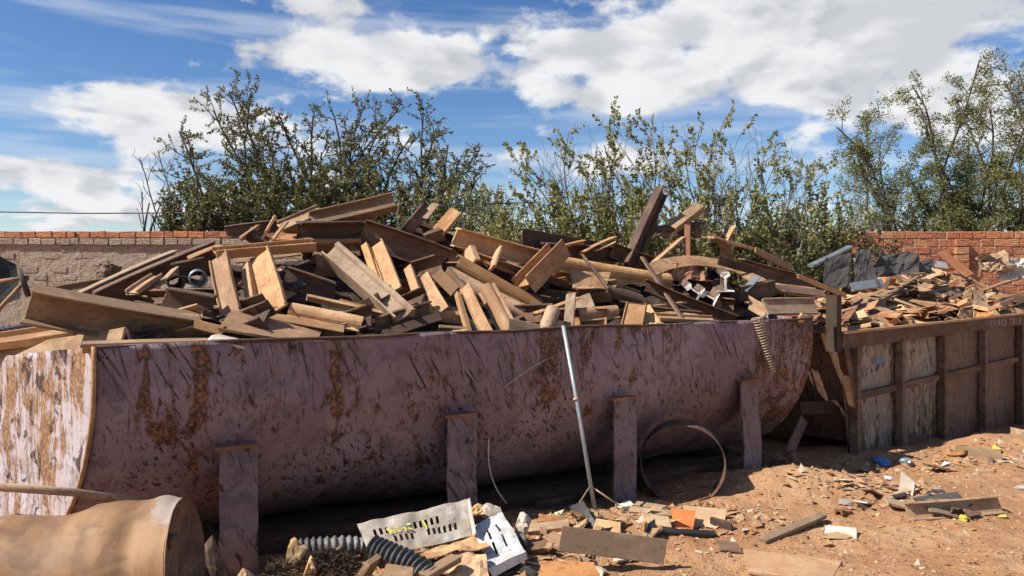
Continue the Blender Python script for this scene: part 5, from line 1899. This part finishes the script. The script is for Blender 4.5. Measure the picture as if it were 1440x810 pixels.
fibre('fibre_clump', RB(462, 803, 3.42), (.16, .10, .075), 1600, 3, 'dark matted fibre clump under the corrugated hose')
fibre('fibre_clump', RB(395, 812, 3.32), (.06, .05, .06), 500, 5, 'small dark fibre tuft left of the tan foam lump')

# loose boards and plates on the ground
G3 = 'boards and plates on the ground'
def gp(px, py, lift=.0):
    P = on_ground(px, py)
    P.z += lift
    return P


GROUND = [
    ('pl', (.135, .014), PX(788, 757, 4.05), PX(936, 776, 4.12), (.1, -.96, .25), 'rust_grey', 'long brown plate on edge in front of the leaning pole foot', 'steel_plate', 'plate'),
    ('pl', (.05, .03), gp(1072, 764, .015), gp(1158, 735, .05), (-.3, -.5, .8), 'wood', 'pale lit board sticking up on the open dirt', 'wooden_board', 'board'),
    ('pl', (.30, .02), gp(1048, 790, .004), gp(1176, 804, -.004), (0, -.05, 1), 'dusty_wood', 'broad soil-covered board lying flat at the bottom right of centre', 'wooden_board', 'board'),
    ('ib', (.12, .09), gp(1275, 726, .03), gp(1406, 722, .06), (.1, -.9, .3), 'rust_grey', 'grey-brown half-buried beam on the dirt at right', 'steel_beam', 'beam'),
    ('pl', (.09, .02), gp(1290, 712, .03), gp(1350, 704, .03), 'U', 'grey_sheet', 'grey strip lying behind the half-buried beam', 'steel_plate', 'plate'),
    ('pl', (.12, .014), gp(1343, 640, .03), gp(1408, 648, .04), 'C', 'rust_grey', 'brown plate lying at the foot of the container near the right edge', 'steel_plate', 'plate'),
    ('pl', (.16, .03), PX(1422, 612, 7.6), PX(1460, 620, 7.4), 'C', 'rust_grey', 'square grey block at the right edge by the container foot', 'steel_plate', 'plate'),
    ('pl', (.10, .02), gp(905, 735, .02), gp(942, 742, .03), 'U', 'wood', 'thin tan slat left of the orange clay piece', 'wooden_board', 'board'),
    ('pl', (.20, .02), PX(966, 732, 4.72), PX(1018, 737, 4.70), (-.3, -.65, .7), 'foam', 'broken tan board leaning behind the black corrugated strip', 'wooden_board', 'board'),
    ('tr', (.13, .05), PX(946, 732, 4.62), PX(976, 736, 4.60), (-.45, -.75, .5), 'orange', 'bright orange clay piece lying on the broken tan board', 'clay_piece', 'clay piece'),
    ('pl', (.04, .03), gp(925, 752, .02), gp(1006, 756, .02), 'U', 'black', 'black corrugated strip in front of the orange clay piece', 'plastic_strip', 'strip'),
    ('pl', (.14, .02), PX(1000, 742, 4.7), PX(1030, 750, 4.65), 'F', 'rust_dark', 'dark brown scrap at the right end of the black strip', 'steel_plate', 'plate'),
    ('pl', (.05, .03), gp(870, 712, .03), gp(935, 722, .03), 'U', 'wood', 'upper of two tan slats lying by the open pipe', 'wooden_board', 'board'),
    ('pl', (.06, .03), gp(885, 722, .02), gp(945, 728, .02), 'U', 'wood', 'lower of two tan slats lying by the open pipe', 'wooden_board', 'board'),
    ('pl', (.06, .02), gp(755, 722, .05), gp(806, 712, .05), 'F', 'rust_dark', 'dark bar on the ground left of the leaning pole', 'steel_bar', 'bar'),
    ('pl', (.07, .03), gp(740, 752, .03), gp(800, 745, .03), 'U', 'wood', 'tan stick lying right of the plaster lump', 'wooden_board', 'board'),
    ('pl', (.03, .03), gp(762, 768, .02), gp(838, 800, .02), 'U', 'wood', 'thin stick running towards the bottom edge right of the enamel cover', 'wooden_board', 'board'),
    ('pl', (.16, .02), PX(758, 806, 3.75), PX(842, 808, 3.75), 'U', 'rust_red', 'orange-brown plate at the bottom edge right of the enamel cover', 'steel_plate', 'plate'),
    ('pl', (.14, .03), RB(508, 806, 3.34), RB(528, 792, 3.42), 'W', 'wood', 'upright tan board end at the bottom, left of the thick hose', 'wooden_board', 'board'),
    ('pl', (.09, .03), RB(540, 806, 3.30), RB(580, 812, 3.28), 'L', 'wood', 'tan board end at the bottom below the thick hose', 'wooden_board', 'board'),
    ('pl', (.08, .03), RB(594, 812, 3.30), RB(642, 784, 3.46), 'L', 'wood', 'tan board slanting up left of the crumpled tan sheet', 'wooden_board', 'board'),
    ('pl', (.10, .02), PX(836, 738, 4.5), PX(872, 744, 4.45), 'U', 'foam', 'ragged tan flake at the foot of the leaning pole', 'steel_plate', 'plate'),
    ('pl', (.09, .02), gp(1010, 772, .02), gp(1040, 776, .02), 'U', 'rust_dark', 'dark flake beside the broad soil-covered board', 'steel_plate', 'plate'),
    ('pl', (.11, .015), gp(1160, 752, .02), gp(1205, 756, .02), 'U', 'plaster', 'flat pale flake on the dirt right of the lit board', 'flake', 'flake'),
    ('pl', (.05, .02), gp(1262, 700, .02), gp(1290, 688, .03), 'L', 'wood', 'small stick on the dirt above the half-buried beam', 'wooden_board', 'board'),
]
for i, (k, a, p0, p1, n, mat, lab, nm, ct) in enumerate(GROUND):
    piece(nm, S[k](*a), p0, p1, n, mat, lab, ct, seed=900 + i, ragged=.006 if k == 'pl' else 0)
for (px, py, r, lab) in ((783, 773, .045, 'rusty ring lying right of the enamel cover'), (800, 792, .06, 'dark open ring near the bottom edge right of the enamel cover')):
    P = gp(px, py, .02)
    pts = [(r * cos(a), r * sin(a), .01 * sin(2 * a)) for a in [2 * pi * i / 24 for i in range(25)]]
    o = link('wire_ring', tube_mesh('wire_ring', pts, .008, 6), M['rust'], loc=P)
    tag(o, lab, 'ring')
sheet('crumpled_sheet', [PX(1078, 675, 6.05), PX(1126, 672, 6.15), PX(1120, 632, 6.3), PX(1086, 640, 6.2)], 12, 10, .10, 61, .006, None, 'rust_dark',
      'dark crumpled sheet on the ground in the shade beyond the last post', 'sheet metal', None, 7)
# bow-shaped bracket in the shade beyond the tank
piece('bow_bracket', sec_channel(.12, .05), PX(1126, 574, 6.9), PX(1176, 572, 7.0), 'B', 'rust_dark', 'short dark channel in the shade between tank and container', 'channel')
piece('steel_plate', sec_plate(.10, .02), PX(1108, 640, 6.5), PX(1130, 590, 6.7), 'B', 'rust_dark', 'dark plate leaning in the shade between tank and container', 'plate')

# smaller rubble pieces
r6 = random.Random(15)
RUB = []
for i in range(10):
    k = ('pl', 'pl', 'an', 'pl', 'ch')[i % 5]
    a = {'pl': (r6.uniform(.03, .10), r6.choice([.006, .012, .025])), 'an': (.04, .04), 'ch': (.06, .03)}[k]
    RUB.append(prism('rubble_scrap', S[k](*a), r6.uniform(.08, .30), 950 + i, nseg=3, bend=.05, twist=.5, skew=.9, ragged=.012, ch=.0015))
RUBM = {'wood': 'tan wooden', 'rust': 'tan rusty', 'rust_dark': 'dark brown', 'rust_red': 'reddish', 'foam': 'ochre', 'plaster': 'pale', 'black': 'black', 'rust_grey': 'grey-brown'}
for i in range(84):
    zone = r6.choice([(600, 790, 120, 25, 'below the slotted panel'), (700, 770, 60, 30, 'around the enamel cover'), (450, 800, 60, 12, 'by the dark fibre'), (770, 755, 50, 22, 'left of the pole foot'),
                      (850, 738, 60, 14, 'around the pole foot'), (950, 745, 60, 14, 'around the orange clay piece'), (960, 725, 50, 10, 'below the open pipe'), (820, 780, 70, 20, 'near the long brown plate'),
                      (1210, 700, 70, 14, 'on the dirt mound'), (1390, 655, 50, 14, 'at the foot of the container'), (1330, 715, 70, 14, 'by the half-buried beam')])
    px, py = zone[0] + r6.gauss(0, zone[2] * .6), zone[1] + r6.gauss(0, zone[3] * .7)
    P = on_ground(px, max(py, 640))
    if (P - TC).dot(TB) > -.1 or (925 < px < 1025 and 715 < py < 765): continue
    me = RUB[i % len(RUB)]
    mt = r6.choice(['wood', 'rust', 'rust', 'rust_dark', 'rust_dark', 'rust_red', 'rust_grey', 'black', 'plaster', 'foam'])
    key = (me.name, mt)
    if key not in meshmat:
        c = me.copy(); c.materials.append(M[mt]); c.materials.append(M[mt]); meshmat[key] = c
    o = link('rubble_scrap', meshmat[key])
    P.z += r6.uniform(.005, .05)
    o.matrix_world = frame_matrix(P, V((r6.uniform(-1, 1), r6.uniform(-1, 1), r6.uniform(-.35, .35))), V((r6.uniform(-.5, .4), r6.uniform(-.6, .3), 1)))
    tag(o, 'small %s scrap lying %s' % (RUBM[mt], zone[4]), 'scrap', 'small rubble scrap on the ground')

# gravel, clods and litter on the dirt
def scatter(name, n, smin, smax, flat, seed, mat, label, region, cat):
    r = random.Random(seed)
    vs, fs = [], []
    OCT = [(1, 0, 0), (0, 1, 0), (-1, 0, 0), (0, -1, 0), (0, 0, 1), (0, 0, -1)]
    OF = [(0, 1, 4), (1, 2, 4), (2, 3, 4), (3, 0, 4), (1, 0, 5), (2, 1, 5), (3, 2, 5), (0, 3, 5)]
    for _ in range(n):
        x, y, wgt = region(r)
        z = ground_z(x, y)
        s = (smin + (smax - smin) * r.random() ** 3) * wgt
        el_ = r.uniform(1, 2.6) if flat < .5 else r.uniform(.8, 1.4)
        an = r.uniform(0, pi); ti = r.uniform(-.5, .5)
        i0 = len(vs)
        for (a, b, c) in OCT:
            a_, b_, c_ = a * s * el_ * r.uniform(.7, 1.2), b * s * r.uniform(.6, 1.1), c * s * flat * r.uniform(.6, 1.2)
            xx, yy = a_ * cos(an) - b_ * sin(an), a_ * sin(an) + b_ * cos(an)
            vs.append((x + xx, y + yy, z + c_ + a_ * ti + s * flat * .3))
        fs += [tuple(i0 + q for q in f) for f in OF]
    o = link(name, mesh_of(name, vs, fs), M[mat])
    tag(o, label, cat, kind='stuff')
    return o


def reg_front(r):
    while True:
        px, py = r.uniform(380, 1470), 625 + 195 * r.random()
        P = PX(px, py, 1)
        Y = (EYE - .06) * F / (py - HY)
        x = (px - CX) / F * Y
        q = (V((x, Y, 0)) - TC).dot(TB)
        if q < .25 and Y > 3.3:
            return x, Y, (Y / 5) ** .5


def reg_pile(r):
    c = r.choice([(600, 4.0, .7, .3), (690, 4.2, .4, .25), (850, 4.6, .6, .22), (980, 4.8, .45, .2), (1000, 4.85, .4, .2), (470, 3.85, .4, .2), (1210, 5.5, .6, .2), (1390, 6.6, .7, .25), (1260, 6.4, .7, .2)])
    x = (c[0] - CX) / F * c[1] + r.gauss(0, c[2] * .6)
    y = c[1] + r.gauss(0, c[3] * .7)
    return x, y, 1.0


scatter('gravel', 5500, .003, .017, .7, 3, 'chips', 'gravel and small clods scattered over the red dirt', reg_front, 'gravel')
scatter('litter', 420, .006, .026, .12, 4, 'litter', 'straw, flakes and splinters littering the dirt in front of the tank', reg_front, 'litter')
scatter('litter', 1300, .010, .045, .14, 5, 'litter', 'flakes and splinters heaped around the rubble under the tank', reg_pile, 'litter')
scatter('clods', 500, .02, .05, .7, 6, 'dirt', 'loose dirt clods on the mound before the posts', reg_pile, 'clods')

# look-alikes that share a label are told apart by their order in the picture
by = {}
for o in COL.objects:
    if o.parent is None and 'label' in o and 'rear slope' not in o['label']:
        by.setdefault(o['label'], []).append(o)
ORD = ['first', 'second', 'third', 'fourth', 'fifth', 'sixth', 'seventh', 'eighth', 'ninth', 'tenth', 'eleventh', 'twelfth', 'thirteenth', 'fourteenth']
for lab, os_ in by.items():
    if 1 < len(os_) <= len(ORD) and len(lab.split()) <= 13:
        os_.sort(key=lambda o: o.matrix_world.translation.x / max(.1, o.matrix_world.translation.y))
        for k, o in enumerate(os_):
            o['label'] = '%s, %s from left' % (lab, ORD[k])
